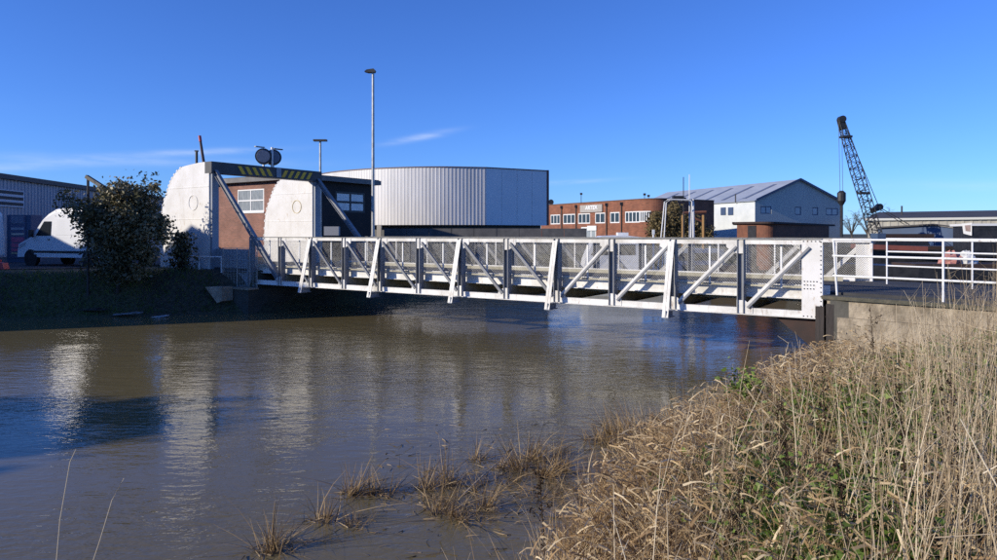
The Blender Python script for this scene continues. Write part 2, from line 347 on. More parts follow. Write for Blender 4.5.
a_, b_ = outer(fx[0], fx[-1], 0); gx = np.concatenate([a_, fx, b_]); a_, b_ = outer(fy[0], fy[-1], 0); gy = np.concatenate([a_, fy, b_])
GXX, GYY = np.meshgrid(gx, gy); GZ = terrain(GXX, GYY)[0]
nx, ny = len(gx), len(gy)
idx = np.arange(nx*ny).reshape(ny, nx)
tag(raw_mesh('ground', np.stack([GXX, GYY, GZ], -1).reshape(-1, 3), np.stack([idx[:-1, :-1], idx[:-1, 1:], idx[1:, 1:], idx[1:, :-1]], -1).reshape(-1, 4), GROUND, smooth=True), kind='structure')
m = MB(); m.face([(-62, -62, 0), (92, -62, 0), (92, 56, 0), (-62, 56, 0)]); tag(m.build('river', WATER), kind='structure')

# ------------------------------------------------------------------ bridge frame of reference
TH = R(33.766); A = Vector((math.cos(TH), -math.sin(TH), 0)); Bv = Vector((math.sin(TH), math.cos(TH), 0)); Z = Vector((0, 0, 1))
P0 = Vector((-10.1527, 28.9585, 0)); PN = 1.79299; N = 12; LEN = PN*N
def B(s, wv, z): return P0 + A*s + Bv*wv + Z*(HC+z)       # along, across (away positive), height relative to the eye
ZT, ZB, ZD = -.145, -2.06, -1.42
WF = 5.2                                                   # far truss plane
bridge = thing('lifting_bridge', (B(LEN/2, WF/2, -HC)), 'white steel truss lifting road bridge spanning the brown river', 'bridge')
def chainlink(mb, s0, s1, z0, z1, wv, pitch=.047, wd=.0062):
    L, H = s1-s0, z1-z0
    for sg in (1, -1):
        k = -H
        while k < L:
            # line s = k + (z) (sg=+1) or mirrored
            a = max(0, -k); c = min(H, L-k)
            if c-a > .02:
                f = (lambda q: s0+k+q) if sg > 0 else (lambda q: s1-k-q)
                mb.tube([B(f(a), wv+sg*.004, z0+a), B(f(c), wv+sg*.004, z0+c)], wd/2*1.15, 3, False)
            k += pitch*1.4142
def plate(mb, pts, w0, w1):      # polygon in (s,z), between two across positions
    mb.prism([B(s, w0, z) for s, z in pts], Bv*(w1-w0))
def truss(w0, out, s_off, name_extra=''):
    o = -1*out   # outward direction sign in w : near truss outward = -w
    sgn = -1 if out > 0 else 1
    s = lambda n: n*PN+s_off
    W_ = lambda d: w0+sgn*d      # d metres outward
    m = MB(); m.box(B(s(0)-.1, w0-.07, ZT-.12), A*(LEN+.2), Bv*.14, Z*.115); m.build('top_chord', WHITE, bridge)
    m = MB(); m.box(B(s(0)-.12, w0-.10, ZT-.003), A*(LEN+.24), Bv*.20, Z*.02); m.build('chord_cap', CAP, bridge)
    m = MB(); m.box(B(s(0)-.1, w0-.06, ZB+.02), A*(LEN+.2), Bv*.12, Z*.15); m.box(B(s(0)-.1, w0-.14, ZB), A*(LEN+.2), Bv*.28, Z*.02)
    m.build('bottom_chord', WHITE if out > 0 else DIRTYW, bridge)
    for n in range(0, N+1):
        if 0 < n < N:      # H-section post, hollow side outward
            m = MB(); x = s(n); zz0, zz1 = ZB+.17, ZT-.12
            for e in (-.085, .065): m.box(B(x+e, w0-.115, zz0-.15), A*.02, Bv*.23, Z*(zz1-zz0+.27))
            m.box(B(x-.065, w0-.01 if sgn < 0 else w0-.01, zz0), A*.13, Bv*.02, Z*(zz1-zz0))
            m.build('post', POSTG, bridge)
        m = MB(); x = s(n)                                   # gusset plates
        if 0 < n < N:
            g = .2 if n != 8 else .26
            dsg = 1 if n >= 8 else -1
            plate(m, [(x-.10 if dsg > 0 else x-.30, ZB+.03), (x+.30 if dsg > 0 else x+.10, ZB+.03), (x+.30 if dsg > 0 else x+.10, ZB+.22 if dsg > 0 else ZB+.36), (x+.10 if dsg > 0 else x-.10, ZB+.36), (x-.10 if dsg > 0 else x-.30, ZB+.36 if dsg > 0 else ZB+.22)], W_(.062), W_(.074))
            m.build('gusset_plate', WHITE, bridge); m = MB()
            tsg = -dsg
            if n != 8:
                plate(m, [(x+tsg*.06, ZT-.03), (x-tsg*.34, ZT-.03) if False else (x+tsg*-.06, ZT-.03), (x-tsg*.06, ZT-.36), (x+tsg*.10, ZT-.36), (x+tsg*.36, ZT-.2), (x+tsg*.36, ZT-.03)], W_(.073), W_(.085))
                m.build('gusset_plate', WHITE, bridge)
    for n in range(1, N):                                    # diagonals: L-section with the outstanding leg on the upper edge
        a, c = ((s(n)+.16, ZT-.17), (s(n+1)-.14, ZB+.2)) if n < 8 else ((s(n)+.16, ZB+.2), (s(n+1)-.12-(.05 if n == N-1 else 0), ZT-.17))
        p, q = B(a[0], W_(.088), a[1]), B(c[0], W_(.088), c[1])
        m = MB(); m.bar(p, q, .014, .12 if n < 8 else .13, up=Z)
        d = (q-p).normalized(); nu = Vector((Bv*(-1 if d.dot(A) > 0 else -1))).cross(d)
        up = (Z - d*d.z).normalized(); k_ = 1 if n < 8 else -1
        if n < 8: m.hexa([p+up*.035, p+up*.06, p+up*.06+Bv*sgn*.075, p+up*.035+Bv*sgn*.075], [q+up*.035, q+up*.06, q+up*.06+Bv*sgn*.075, q+up*.035+Bv*sgn*.075])
        dg = m.build('diagonal', POSTG if n < 8 else WHITE, bridge)
        if n >= 8:
            m = MB(); m.hexa([p-up*.058+Bv*sgn*.008, p-up*.004+Bv*sgn*.008, p-up*.004+Bv*sgn*.05, p-up*.058+Bv*sgn*.05], [q-up*.058+Bv*sgn*.008, q-up*.004+Bv*sgn*.008, q-up*.004+Bv*sgn*.05, q-up*.058+Bv*sgn*.05]); m.build('stiffener', POSTG, dg)
    # right end plate with rivets, left end post
    m = MB(); m.box(B(s(N)-.33, W_(.075)-.006, ZB+.0), A*.47, Bv*.012, Z*(ZT-ZB+.005)); m.box(B(s(N)+.06, w0-.06, ZB+.02), A*.08, Bv*.12, Z*(ZT-ZB-.16))
    ep = m.build('end_plate', WHITE2, bridge)
    m = MB()
    rv = [(s(N)-.29+i*.0, 0) for i in range(1)]
    rs = [(s(N)+.10, ZB+.1+k*.11) for k in range(17)] + [(s(N)-.29+k*.09, ZT-.04) for k in range(5)] + [(s(N)-.27+(k % 5)*.07, ZB+.72+(k//5)*.09) for k in range(15) if k not in (4, 9)] + [(s(N)-.29+k*.09, ZB+.05) for k in range(5)]
    for a, zz in rs: m.abox(B(a, W_(.087), zz), (.022, .022, .022))
    tag(m.build('rivets', DARK, ep), kind='stuff')
    m = MB(); m.box(B(s(0)-.12, w0-.1, ZB), A*.16, Bv*.2, Z*(ZT-ZB)); m.build('end_post', POSTG, bridge)
    # outrigger stays
    for n in range(2, N, 2):
        x = s(n)
        top, foot = B(x-.02, W_(.13), ZT-.06), B(x-.02, W_(.62), ZB-.16)
        m = MB(); d = (foot-top).normalized(); nn = A.cross(d).normalized()
        m.hexa([top-A*.085, top+A*.085, top+A*.085+nn*.014, top-A*.085+nn*.014], [foot-A*.085, foot+A*.085, foot+A*.085+nn*.014, foot-A*.085+nn*.014])
        nn2 = -nn if nn.dot(Bv*sgn) > 0 else nn
        m.hexa([top-A*.007, top+A*.007, top+A*.007+nn2*.10, top-A*.007+nn2*.10], [foot-A*.007, foot+A*.007, foot+A*.007+nn2*.10, foot-A*.007+nn2*.10])
        m.build('raking_stay', WHITE, bridge)
        m = MB(); m.box(B(x-.08, W_(.12), ZB-.17), A*.16, Bv*sgn*.52, Z*.02); m.box(B(x-.01, W_(.12), ZB-.15), A*.02, Bv*sgn*.5, Z*.17); m.box(B(x-.08, W_(.12), ZB-.001), A*.16, Bv*sgn*.40, Z*.018)
        m.build('outrigger_bracket', BLUEGREY, bridge)
    # mesh infill
    wm_ = W_(-.09)
    for n in range(0, N):
        m = MB(); chainlink(m, s(n)+.07, s(n+1)-.07, ZD+.10, ZT-.13, wm_); m.build('mesh_panel', WIRE, bridge)
        m = MB(); m.box(B(s(n)+PN*.52, wm_-.02, ZD+.06), A*.045, Bv*.03, Z*(ZT-ZD-.18)); m.build('mesh_upright', FRAMEW if out > 0 else WHITE, bridge)
    m = MB(); m.box(B(s(0), wm_-.02, ZD+.08), A*LEN, Bv*.04, Z*.045); m.build('mesh_rail', DIRTYW, bridge)
truss(0, 1, 0)
truss(WF, -1, .55)
# deck and floor steel
m = MB(); m.box(B(-.1, .32, ZD-.14), A*(LEN+.4), Bv*(WF-.64), Z*.14); m.build('deck', ASPH, bridge)
for wv in (.26, WF-.26-.05):
    m = MB(); m.box(B(-.1, wv, -1.60), A*(LEN+.35), Bv*.04, Z*.33); m.box(B(-.1, wv-.09, -1.62), A*(LEN+.35), Bv*.16, Z*.02); m.build('fascia_girder', WHITE, bridge)
m = MB()
for wv in (.5, WF-.5-.03): m.box(B(-.05, wv, ZD-.001), A*LEN, Bv*.03, Z*.12)
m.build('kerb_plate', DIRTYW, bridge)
for n in range(0, N+1):
    m = MB(); x = n*PN+.05
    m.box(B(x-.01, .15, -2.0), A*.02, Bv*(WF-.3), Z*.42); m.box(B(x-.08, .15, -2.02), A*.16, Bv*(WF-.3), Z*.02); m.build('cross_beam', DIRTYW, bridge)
for wv in (1.0, 2.0, 3.1, 4.2):
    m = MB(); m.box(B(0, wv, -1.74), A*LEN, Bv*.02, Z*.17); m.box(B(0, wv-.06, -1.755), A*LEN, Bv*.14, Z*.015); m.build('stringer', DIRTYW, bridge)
# counterweight quadrants, portal beam and struts
TWO = -.36                                                 # outer face of near quadrant
def quad_outline():
    pts = [(209, 161.5), (200, 162.5), (193, 164), (186, 165.7), (182, 167), (178.6, 169.5), (175.5, 173), (173, 176.6), (171, 180), (169.6, 183.5), (168, 188), (167, 192), (165.2, 197), (163.6, 202), (162.3, 208), (161.4, 215), (160.8, 223), (160.5, 232), (160.4, 245), (160.4, 257)]
    out = []
    for px, py in pts:
        k = (px-CX)/F
        # solve B(-t, TWO): X = k*D
        x0, y0 = P0.x+Bv.x*TWO, P0.y+Bv.y*TWO
        tt = (k*y0-x0)/(-A.x+k*A.y)
        q = (y0-A.y*tt); out.append((-tt, (HY-py)/F*q))
    return out
QO = quad_outline(); SQ = QO[0][0]                          # right-hand edge
for wa, wb, nm in ((TWO, TWO+.44, 'near'), (WF+.15, WF+.60, 'far')):
    m = MB(); pts = [(SQ, -1.9)] + QO + [(QO[-1][0], -1.9)]
    plate(m, pts, wa, wb); qd = m.build('counterweight_quadrant', WHITE2, bridge)
    # bolted curved track: small lugs along the arc
    m = MB(); arc = QO[4:]
    for i in range(len(arc)-1):
        (s0, z0), (s1, z1) = arc[i], arc[i+1]; L = math.hypot(s1-s0, z1-z0); nn = max(1, int(L/.22))
        for k in range(nn):
            f = (k+.5)/nn; ss, zz = s0+(s1-s0)*f, z0+(z1-z0)*f
            dx, dz = (s1-s0)/L, (z1-z0)/L; ox, oz = dz, -dx
            if ox > 0: ox, oz = -ox, -oz
            m.hexa([B(ss-dx*.06-ox*.02, wa-.01, zz-dz*.06-oz*.02), B(ss+dx*.06-ox*.02, wa-.01, zz+dz*.06-oz*.02), B(ss+dx*.06+ox*.05, wa-.01, zz+dz*.06+oz*.05), B(ss-dx*.06+ox*.05, wa-.01, zz-dz*.06+oz*.05)],
                   [B(ss-dx*.06-ox*.02, wb+.01, zz-dz*.06-oz*.02), B(ss+dx*.06-ox*.02, wb+.01, zz+dz*.06-oz*.02), B(ss+dx*.06+ox*.05, wb+.01, zz+dz*.06+oz*.05), B(ss-dx*.06+ox*.05, wb+.01, zz-dz*.06+oz*.05)])
    tag(m.build('track_teeth', WHITE2, qd), kind='stuff')
    m = MB()                                                # panel seams and hub ring
    for zz in (2.02, .62): 
        lim = min(p[0] for p in QO if p[1] >= zz-.01)
        m.box(B(lim+.1, wa-.012, zz), A*(SQ-lim-.12), Bv*.012, Z*.03)
    m.build('seam_strip', WHITE2, qd)
    m = MB(); cx_, cz_, rr = SQ-1.15, 1.36, .34
    for k in range(28):
        t0, t1 = 2*math.pi*k/28, 2*math.pi*(k+1)/28
        q = lambda r, tt, w_: B(cx_+r*math.cos(tt), w_, cz_+r*math.sin(tt))
        m.hexa([q(rr-.03, t0, wa-.02), q(rr, t0, wa-.02), q(rr, t1, wa-.02), q(rr-.03, t1, wa-.02)], [q(rr-.03, t0, wa+.002), q(rr, t0, wa+.002), q(rr, t1, wa+.002), q(rr-.03, t1, wa+.002)])
    m.build('hub_ring', MATS['white_plate_paint'] if nm == 'near' else mat('ochre_stain', (.50, .38, .18), .8, c2=(.68, .6, .42), scale=6), qd)
    m = MB()                                                # column on the road-side edge of the quadrant
    m.box(B(SQ-.02, wa+.06, -1.9), A*.16, Bv*.32, Z*(QO[0][1]+1.9-.28)); m.build('column', BLUEGREY, bridge)
ZQ = QO[0][1]
m = MB(); m.box(B(SQ-.30, TWO-.004, ZQ-.50), A*.48, Bv*(WF+.60-TWO+.008), Z*.50); m.build('portal_beam', mat('beam_dark', (.04, .042, .046), .6, c2=(.065, .067, .072), scale=2), bridge)
bm_s = SQ-.30+.48
for k in range(10):                                         # hazard chevrons painted on the road-facing side of the beam
    left = k < 5
    c = 1.05+k*.37 if left else 3.42+(k-5)*.37
    sl = .22 if left else -.22
    m = MB()
    zz0, zz1 = ZQ-.44, ZQ-.10
    m.hexa([B(bm_s+.001, c+sl/2, zz0), B(bm_s+.001, c+.19+sl/2, zz0), B(bm_s+.001, c+.19-sl/2, zz1), B(bm_s+.001, c-sl/2, zz1)],
           [B(bm_s+.004, c+sl/2, zz0), B(bm_s+.004, c+.19+sl/2, zz0), B(bm_s+.004, c+.19-sl/2, zz1), B(bm_s+.004, c-sl/2, zz1)])
    m.build('hazard_stripe', YELLOW, bridge)
m = MB(); m.box(B(bm_s+.001, 3.02, ZQ-.46), A*.03, Bv*.26, Z*.46); m.build('beam_bracket', BLUEGREY, bridge)
for wv in (TWO+.22, WF+.38):                                # struts from the portal down to the truss foot
    top, foot = B(SQ+.12, wv, ZQ-.42), B(PN-.12 if wv < 1 else PN+.75, (.0 if wv < 1 else WF)+(-.02), ZB+.22)
    m = MB(); m.bar(top, foot, .16, .02, up=Z, oh=.09); m.bar(top, foot, .16, .02, up=Z, oh=-.09); m.bar(top, foot, .02, .16, up=Z); m.build('portal_strut', POSTG, bridge)
# round signals on the beam
sg = thing('signal_head', B(bm_s-.2, 2.75, ZQ), 'pair of round black signal drums on top of the striped portal beam', 'signal')
m = MB(); m.box(B(bm_s-.25, 2.9, ZQ), A*.08, Bv*.08, Z*.95); m.build('stand', FRAMEW, sg)
for k, (dw, ds) in enumerate(((-.12, .0), (.20, .0))):
    c0 = B(bm_s-.42, 2.75+dw+(k*.22), ZQ+.50); ax = (A*.8+Bv*(-.5 if k else .5)).normalized() if k else (A*.75-Bv*.66).normalized()
    m = MB(); m.tube([c0-ax*.16, c0-ax*.16, c0+ax*.16, c0+ax*.16], [.30, .37, .37, .33], 24); hd = m.build('drum', BLACK, sg)
    m = MB(); m.tube([c0+ax*.161, c0+ax*.175], [.30, .29], 24); m.build('lens', mat('signal_lens', (.10, .12, .17), .3, c2=(.16, .18, .24), scale=14), hd)
    m = MB(); m.box(c0+Z*.40-A*.06-Bv*.22 + Bv*(.25 if k else -.25), A*.12, Bv*.5, Z*.05); m.build('hood', mat('pale_hood', (.35, .36, .36), .5) if k == 0 else BLACK, hd)
    m = MB(); m.bar(c0-Z*.5, c0-Z*.34, .07, .07, up=A); m.build('foot', FRAMEW, hd)

# ------------------------------------------------------------------ quays, abutments and approach roads
# right abutment: near wall follows the railing, river face under the bridge end
RA, RB_ = Vector((8.05, 16.95, 0)), Vector((9.62, 15.22, 0)); rd = (RB_-RA).normalized(); rn = Vector((-rd.y, rd.x, 0)); rn = rn if rn.x > 0 else -rn   # away from viewer side
ab = thing('abutment_wall', RA, 'pitted grey-brown concrete abutment below the white railing at the bridge end', 'wall')
m = MB(); m.box(RA-rn*.28-rd*.0+Z*(-1.2), rd*14, rn*1.2, Z*2.42); m.build('lower_lift', CONC, ab)
m = MB(); m.box(RA-rn*.22-rd*.0+Z*1.225, rd*14, rn*1.14, Z*.40); m.build('upper_lift', CONC, ab)
m = MB(); m.box(RA-rn*.31-rd*.10+Z*1.63, rd*14.1, rn*1.3, Z*.085); m.build('coping', MOSS, ab)
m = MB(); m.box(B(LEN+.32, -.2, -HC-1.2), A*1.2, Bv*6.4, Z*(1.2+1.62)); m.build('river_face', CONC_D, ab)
fp = thing('fender_pile', RA-A*.25, 'dark weathered timber fender piles between bridge end and concrete abutment', 'pile')
for k, (ds, dw, ww, zt) in enumerate(((-.30, -.30, .19, 1.45), (-.06, -.34, .17, 1.52), (-.42, .0, .2, 1.40))):
    c0 = RA+A*ds+Bv*dw; m = MB(); m.box(Vector((c0.x, c0.y, -1.3)), A*ww, Bv*.2, Z*(1.3+zt)); m.build('pile', TIMBER, fp)
m = MB(); q0 = B(LEN-1.0, -.05, -2.2); 
m.prism([B(LEN-.95, .05, -2.10), B(LEN+.30, .05, -2.10), B(LEN+.30, .05, -3.0), B(LEN+.12, .05, -2.98)], Bv*1.6); 
tag(m.build('bearing_bracket', RUST_D), 'dark rusty bearing bracket under the right end of the bridge', 'bracket')
# right approach road
def strip(name, pts, mt, kind='structure', z=None):
    m = MB(); m.face(pts); return tag(m.build(name, mt), kind=kind)
rq = Vector((11.05, 20.6, 0)); 
m = MB(); e0 = B(LEN+.3, .35, -HC); e1 = B(LEN+.3, 5.6, -HC)
L1, L2 = RA+rd*14+rn*.95, rq+rd*16+rn*.2
m.prism([e0+Z*1.0, e1+Z*1.0, rq+rn*.8+Z*1.0, L2+rn*.6+Z*1.0, L1+Z*1.0], Z*.775); tag(m.build('road', ASPH), kind='structure')
# near and far railings
def railing(name, p0, dirv, n, sp, H, zs, base, label, lean=None, first_end=True, r=.027):
    o = thing(name, Vector((p0.x, p0.y, base)), label, 'railing')
    for k in range(n):
        p = p0+dirv*sp*k; ln = Vector((0, 0, 0))
        if lean and k == 0: ln = lean
        m = MB(); m.tube([Vector((p.x, p.y, base))-ln, Vector((p.x, p.y, base+H))], r, 8); m.build('post', FRAMEW2, o)
    a, c = p0, p0+dirv*sp*(n-1)+dirv*.05
    for zz in zs:
        m = MB(); aa = Vector((a.x, a.y, base+zz)); cc = Vector((c.x, c.y, base+zz))
        m.tube([aa-dirv*.02, aa.lerp(cc, .25)-Z*.006, aa.lerp(cc, .5)-Z*.012, aa.lerp(cc, .75)-Z*.004, cc], r*.95, 8); m.build('rail', FRAMEW2, o)
    return o
FRAMEW2 = painted_steel('railing_paint', (.76, .77, .77), (.52, .5, .46), (.22, .12, .07), .4)
railing('tubular_railing', RA+Vector((.06, 0, 0)), rd, 6, 2.33, 1.36, (1.34, .95, .47), 1.715, 'near white tubular railing on the concrete abutment at right', lean=A*(-.08)+Z*0)
fr = Vector((PX(887, 19.8), 19.8, 0)); fd = Vector((1.2, -1.75, 0)).normalized()
railing('tubular_railing', fr, fd, 7, 2.15, 1.30, (1.28, .92, .52), 1.775, 'farther white tubular railing along the back edge of the right approach', r=.024)
# left abutment
la = thing('quay_wall', B(-.5, 0, -HC), 'dark shaded concrete quay carrying the left end of the bridge', 'wall')
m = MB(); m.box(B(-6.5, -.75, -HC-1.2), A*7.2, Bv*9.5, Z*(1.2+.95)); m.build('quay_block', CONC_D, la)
m = MB(); m.box(B(-6.5, -.80, -HC+.951), A*7.26, Bv*.5, Z*.07); m.build('coping', CONC, la)
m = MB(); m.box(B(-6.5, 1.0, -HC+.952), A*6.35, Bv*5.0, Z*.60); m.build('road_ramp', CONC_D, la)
m = MB(); m.box(B(-14, -.2, -HC+1.6), A*13.75, Bv*6.0, Z*.16); tag(m.build('road_left', ASPH), kind='structure')
m = MB(); q = P(221, 300, 28.0); m.prism([P(205, 287, 28.0), P(222, 287, 28.0), P(222, 301, 28.0), P(217, 303, 28.0)], Bv*.5); m.build('wing_wall', CONC, la)
# left railing and mesh fence
lr = thing('galvanised_railing', P(215, 283, 29.2), 'short galvanised handrail beside the ivy clad post on the left quay', 'railing')
p_a, p_b = P(199, 283, 29.6), P(221.5, 283, 29.2); zb_ = .98
for p in (p_a, p_b):
    m = MB(); m.tube([(p.x, p.y, zb_), (p.x, p.y, zb_+1.27)], .028, 8); m.build('post', FRAMEW2, lr)
for zz in (1.25, .60):
    m = MB(); m.tube([(p_a.x-.45, p_a.y+.15, zb_+zz), (p_b.x, p_b.y, zb_+zz)], .026, 8); m.build('rail', FRAMEW2, lr)
fe = thing('mesh_fence', P(240, 283, 29), 'grey steel mesh fence panels beside the left end of the bridge', 'fence')
f0, f1 = P(223, 283, 29.15), P(257, 283, 28.55)
for i, (pp) in enumerate((f0, f0.lerp(f1, .42), f0.lerp(f1, .78), f1)):
    m = MB(); m.tube([(pp.x, pp.y, 1.0), (pp.x, pp.y, 2.62)], .022, 6); m.build('post', GALV, fe)
for k in range(3):
    p, q = f0.lerp(f1, (0, .42, .78)[k]), f0.lerp(f1, (.42, .78, 1)[k]); m = MB(); L = (q-p).length; d = (q-p).normalized(); d.z = 0; d.normalize()
    for zz in (1.05, 1.65, 2.1, 2.6): m.tube([(p.x, p.y, zz), (q.x, q.y, zz)], .010, 4)
    nn = int(L/.07)
    for j in range(nn+1): 
        x = p.lerp(q, j/nn); m.tube([(x.x, x.y, 1.05), (x.x, x.y, 2.6)], .0045, 3, False)
    for j in range(14): zz = 1.1+j*.11; m.tube([(p.x, p.y, zz), (q.x, q.y, zz)], .0045, 3, False)
    m.build('mesh_panel', GALV, fe)
# white sleeper wall between the near quadrant and the shore (low blue-grey machinery guard)
m = MB(); m.box(B(-2.4, -.12, -HC+1.0), A*2.2, Bv*.06, Z*1.55); tag(m.build('machinery_guard', BLUEGREY), 'blue-grey sheet steel machinery guard behind the mesh fence', 'guard')

# ------------------------------------------------------------------ vegetation builders
def ribbons(base, d, L, wid, droop, lat, nseg=3, taper=.15):
    """curved tapering blades: base (n,3), initial direction d, droop toward lat and down"""
    n = len(base); ts = np.linspace(0, 1, nseg+1)
    d = d/np.linalg.norm(d, axis=1, keepdims=True)
    side = np.cross(d, RNG.normal(size=(n, 3))); side /= np.linalg.norm(side, axis=1, keepdims=True)+1e-9
    V = np.empty((n, nseg+1, 2, 3))
    for k, tt in enumerate(ts):
        c = base + d*(L*tt)[:, None] + lat*(droop*L*tt*tt)[:, None]
        c[:, 2] -= (droop*L*.45*tt**2.2)
        hw = (wid*.5*(1-(1-taper)*tt**1.5))[:, None]
        V[:, k, 0] = c-side*hw; V[:, k, 1] = c+side*hw
    idx = np.arange(n*(nseg+1)*2).reshape(n, nseg+1, 2)
    Fc = np.stack([idx[:, :-1, 0], idx[:, :-1, 1], idx[:, 1:, 1], idx[:, 1:, 0]], -1).reshape(-1, 4)
    return V.reshape(-1, 3), Fc, (nseg+1)*2
def leaves(c, size, flat=0.0, elong=1.7):
    """folded pointed leaves at centres c"""
    n = len(c); u = RNG.normal(size=(n, 3)); u[:, 2] *= (1-flat); u /= np.linalg.norm(u, axis=1, keepdims=True)
    r = RNG.normal(size=(n, 3)); v = np.cross(u, r); v /= np.linalg.norm(v, axis=1, keepdims=True); nn = np.cross(u, v)
    s = (np.asarray(size)*np.ones(n))[:, None]
    V = np.stack([c-u*s*.5*elong, c+v*s*.5+nn*s*.12, c+u*s*.5*elong, c-v*s*.5+nn*s*.12], 1)
    idx = np.arange(n*4).reshape(n, 4)
    return V.reshape(-1, 3), idx
def cat(parts):
    Vs, Fs, Rs, off = [], [], [], 0
    for V, Fc, Rn in parts: Vs.append(V); Fs.append(Fc+off); Rs.append(Rn); off += len(V)
    return np.concatenate(Vs), np.concatenate(Fs), np.concatenate(Rs)
def limb_tree(root, base, H, spread, nl, mat_, leaf=None, nleaf=0, lsize=.1, crown_c=None, crown_r=None, r0=.12, clumps=40, twigs=0, trunk_frac=.35, cl=(.12, .3)):
    """tapered trunk with limbs; crown of leaf clumps with gaps"""
    base = Vector(base); m = MB(); ends = []
    tp = [base, base+Vector((.05, .03, H*trunk_frac*.5)), base+Vector((-.03, .05, H*trunk_frac))]
    m.tube(tp, [r0, r0*.85, r0*.7], 7)
    for i in range(nl):
        a = 2*math.pi*i/nl+random.uniform(-.4, .4); st = base.lerp(tp[2], random.uniform(.5, 1)); rr = spread*random.uniform(.45, 1); hz = H*random.uniform(.62, .98)
        en = base+Vector((math.cos(a)*rr, math.sin(a)*rr*.8, hz)); mid = st.lerp(en, .5)+Vector((random.uniform(-.2, .2), random.uniform(-.2, .2), H*.05))
        m.tube([st, mid, en], [r0*.5, r0*.3, r0*.08], 5); ends += [mid, en]
        for k in range(twigs):
            f = random.uniform(.3, 1); s0 = (st.lerp(mid, f*2) if f < .5 else mid.lerp(en, f*2-1)); dv = Vector((random.gauss(0, 1), random.gauss(0, 1), random.uniform(.1, 1.2))).normalized()*H*random.uniform(.08, .2)
            e2 = s0+dv; m.tube([s0, s0+dv*.55+Vector((0, 0, .02*H)), e2], [r0*.14, r0*.09, r0*.03], 4, False); ends.append(e2)
            for q in range(3):
                dv2 = Vector((random.gauss(0, 1), random.gauss(0, 1), random.uniform(0, 1.2))).normalized()*H*random.uniform(.04, .09); s1 = s0.lerp(e2, random.uniform(.4, 1)); m.tube([s1, s1+dv2], [r0*.05, r0*.02], 3, False)
    m.build('trunk', mat_, root)
    if leaf is not None:
        cs = []
        crown_c = np.array(crown_c); crown_r = np.array(crown_r)
        for k in range(clumps):
            v = RNG.normal(size=3); v /= np.linalg.norm(v); c = crown_c+v*crown_r*RNG.uniform(.25, 1.0)**.6*RNG.uniform(.75, 1.1)
            cs.append(c)
        cs = np.array(cs+[np.array(e) for e in ends if leaf is not None]); per = nleaf//len(cs)
        c = np.repeat(cs, per, 0)+np.clip(RNG.normal(size=(per*len(cs), 3)), -1.7, 1.7)*np.repeat(RNG.uniform(*cl, len(cs)), per)[:, None]*np.mean(crown_r)
        V, Fc = leaves(c, RNG.uniform(.6, 1.3, len(c))*lsize); rn = np.repeat(np.clip(np.repeat(RNG.uniform(.1, .8, len(cs)), per)+RNG.normal(size=len(c))*.18, 0, 1), 4)
        raw_mesh('crown', V, Fc, leaf, root, rn)

# ------------------------------------------------------------------ background buildings
def uvec(p, q): d = Vector((q[0]-p[0], q[1]-p[1], 0)); return d.normalized(), d.length
def window(parent, o, u, a, b_, z0, z1, out, nx=2, ny=2, glass=GLASS, fw=.07, frm=FRAMEW, setb=.06):
    """casement: frame bars as the part, each pane a sub-part. o: wall origin, u: along, out: outward normal"""
    o, u, out = Vector(o), Vector(u), Vector(out); pt = lambda x, z, d=0: Vector((o.x+u.x*x, o.y+u.y*x, z))+out*d
    m = MB(); bars = []
    for i in range(nx+1): x = a+(b_-a)*i/nx; x = min(max(x, a+fw/2), b_-fw/2); bars.append((x-fw/2, x+fw/2, z0, z1))
    for j in range(ny+1): z = z0+(z1-z0)*j/ny; z = min(max(z, z0+fw/2), z1-fw/2); bars.append((a, b_, z-fw/2, z+fw/2))
    for k, (x0, x1, zz0, zz1) in enumerate(bars):
        e = .003 if k > nx else 0
        m.box(pt(x0, zz0, -setb-e), u*(x1-x0), out*(.05+2*e), Z*(zz1-zz0))
    fr_ = m.build('window', frm, parent)
    for i in range(nx):
        for j in range(ny):
            x0, x1 = a+(b_-a)*i/nx, a+(b_-a)*(i+1)/nx; zz0, zz1 = z0+(z1-z0)*j/ny, z0+(z1-z0)*(j+1)/ny
            m = MB(); m.box(pt(x0+.01, zz0+.01, -setb+.012), u*(x1-x0-.02), out*.01, Z*(zz1-zz0-.02)); m.build('pane', glass, fr_)
    return fr_
def ribbed(mb, path, z0, z1, pitch=.35, dep=.05, side=1):
    """trapezoid-ribbed cladding along a plan polyline"""
    pts = [Vector((p[0], p[1], 0)) for p in path]; cum = [0]
    for i in range(len(pts)-1): cum.append(cum[-1]+(pts[i+1]-pts[i]).length)
    def at(s):
        for i in range(len(pts)-1):
            if s <= cum[i+1] or i == len(pts)-2:
                f = (s-cum[i])/(cum[i+1]-cum[i]); d = (pts[i+1]-pts[i]).normalized(); return pts[i].lerp(pts[i+1], f), Vector((d.y, -d.x, 0))*side
    col_ = []; s = 0
    while s < cum[-1]:
        for f, o in ((0, 0), (.55, 0), (.65, dep), (.9, dep)):
            if s+f*pitch <= cum[-1]: p, n = at(s+f*pitch); col_.append(p+n*o)
        s += pitch
    col_.append(at(cum[-1])[0])
    i0 = len(mb.v)
    for p in col_: mb.v += [(p.x, p.y, z0), (p.x, p.y, z1)]
    for k in range(len(col_)-1): mb.f.append((i0+2*k, i0+2*k+2, i0+2*k+3, i0+2*k+1))
GZ0 = 1.68
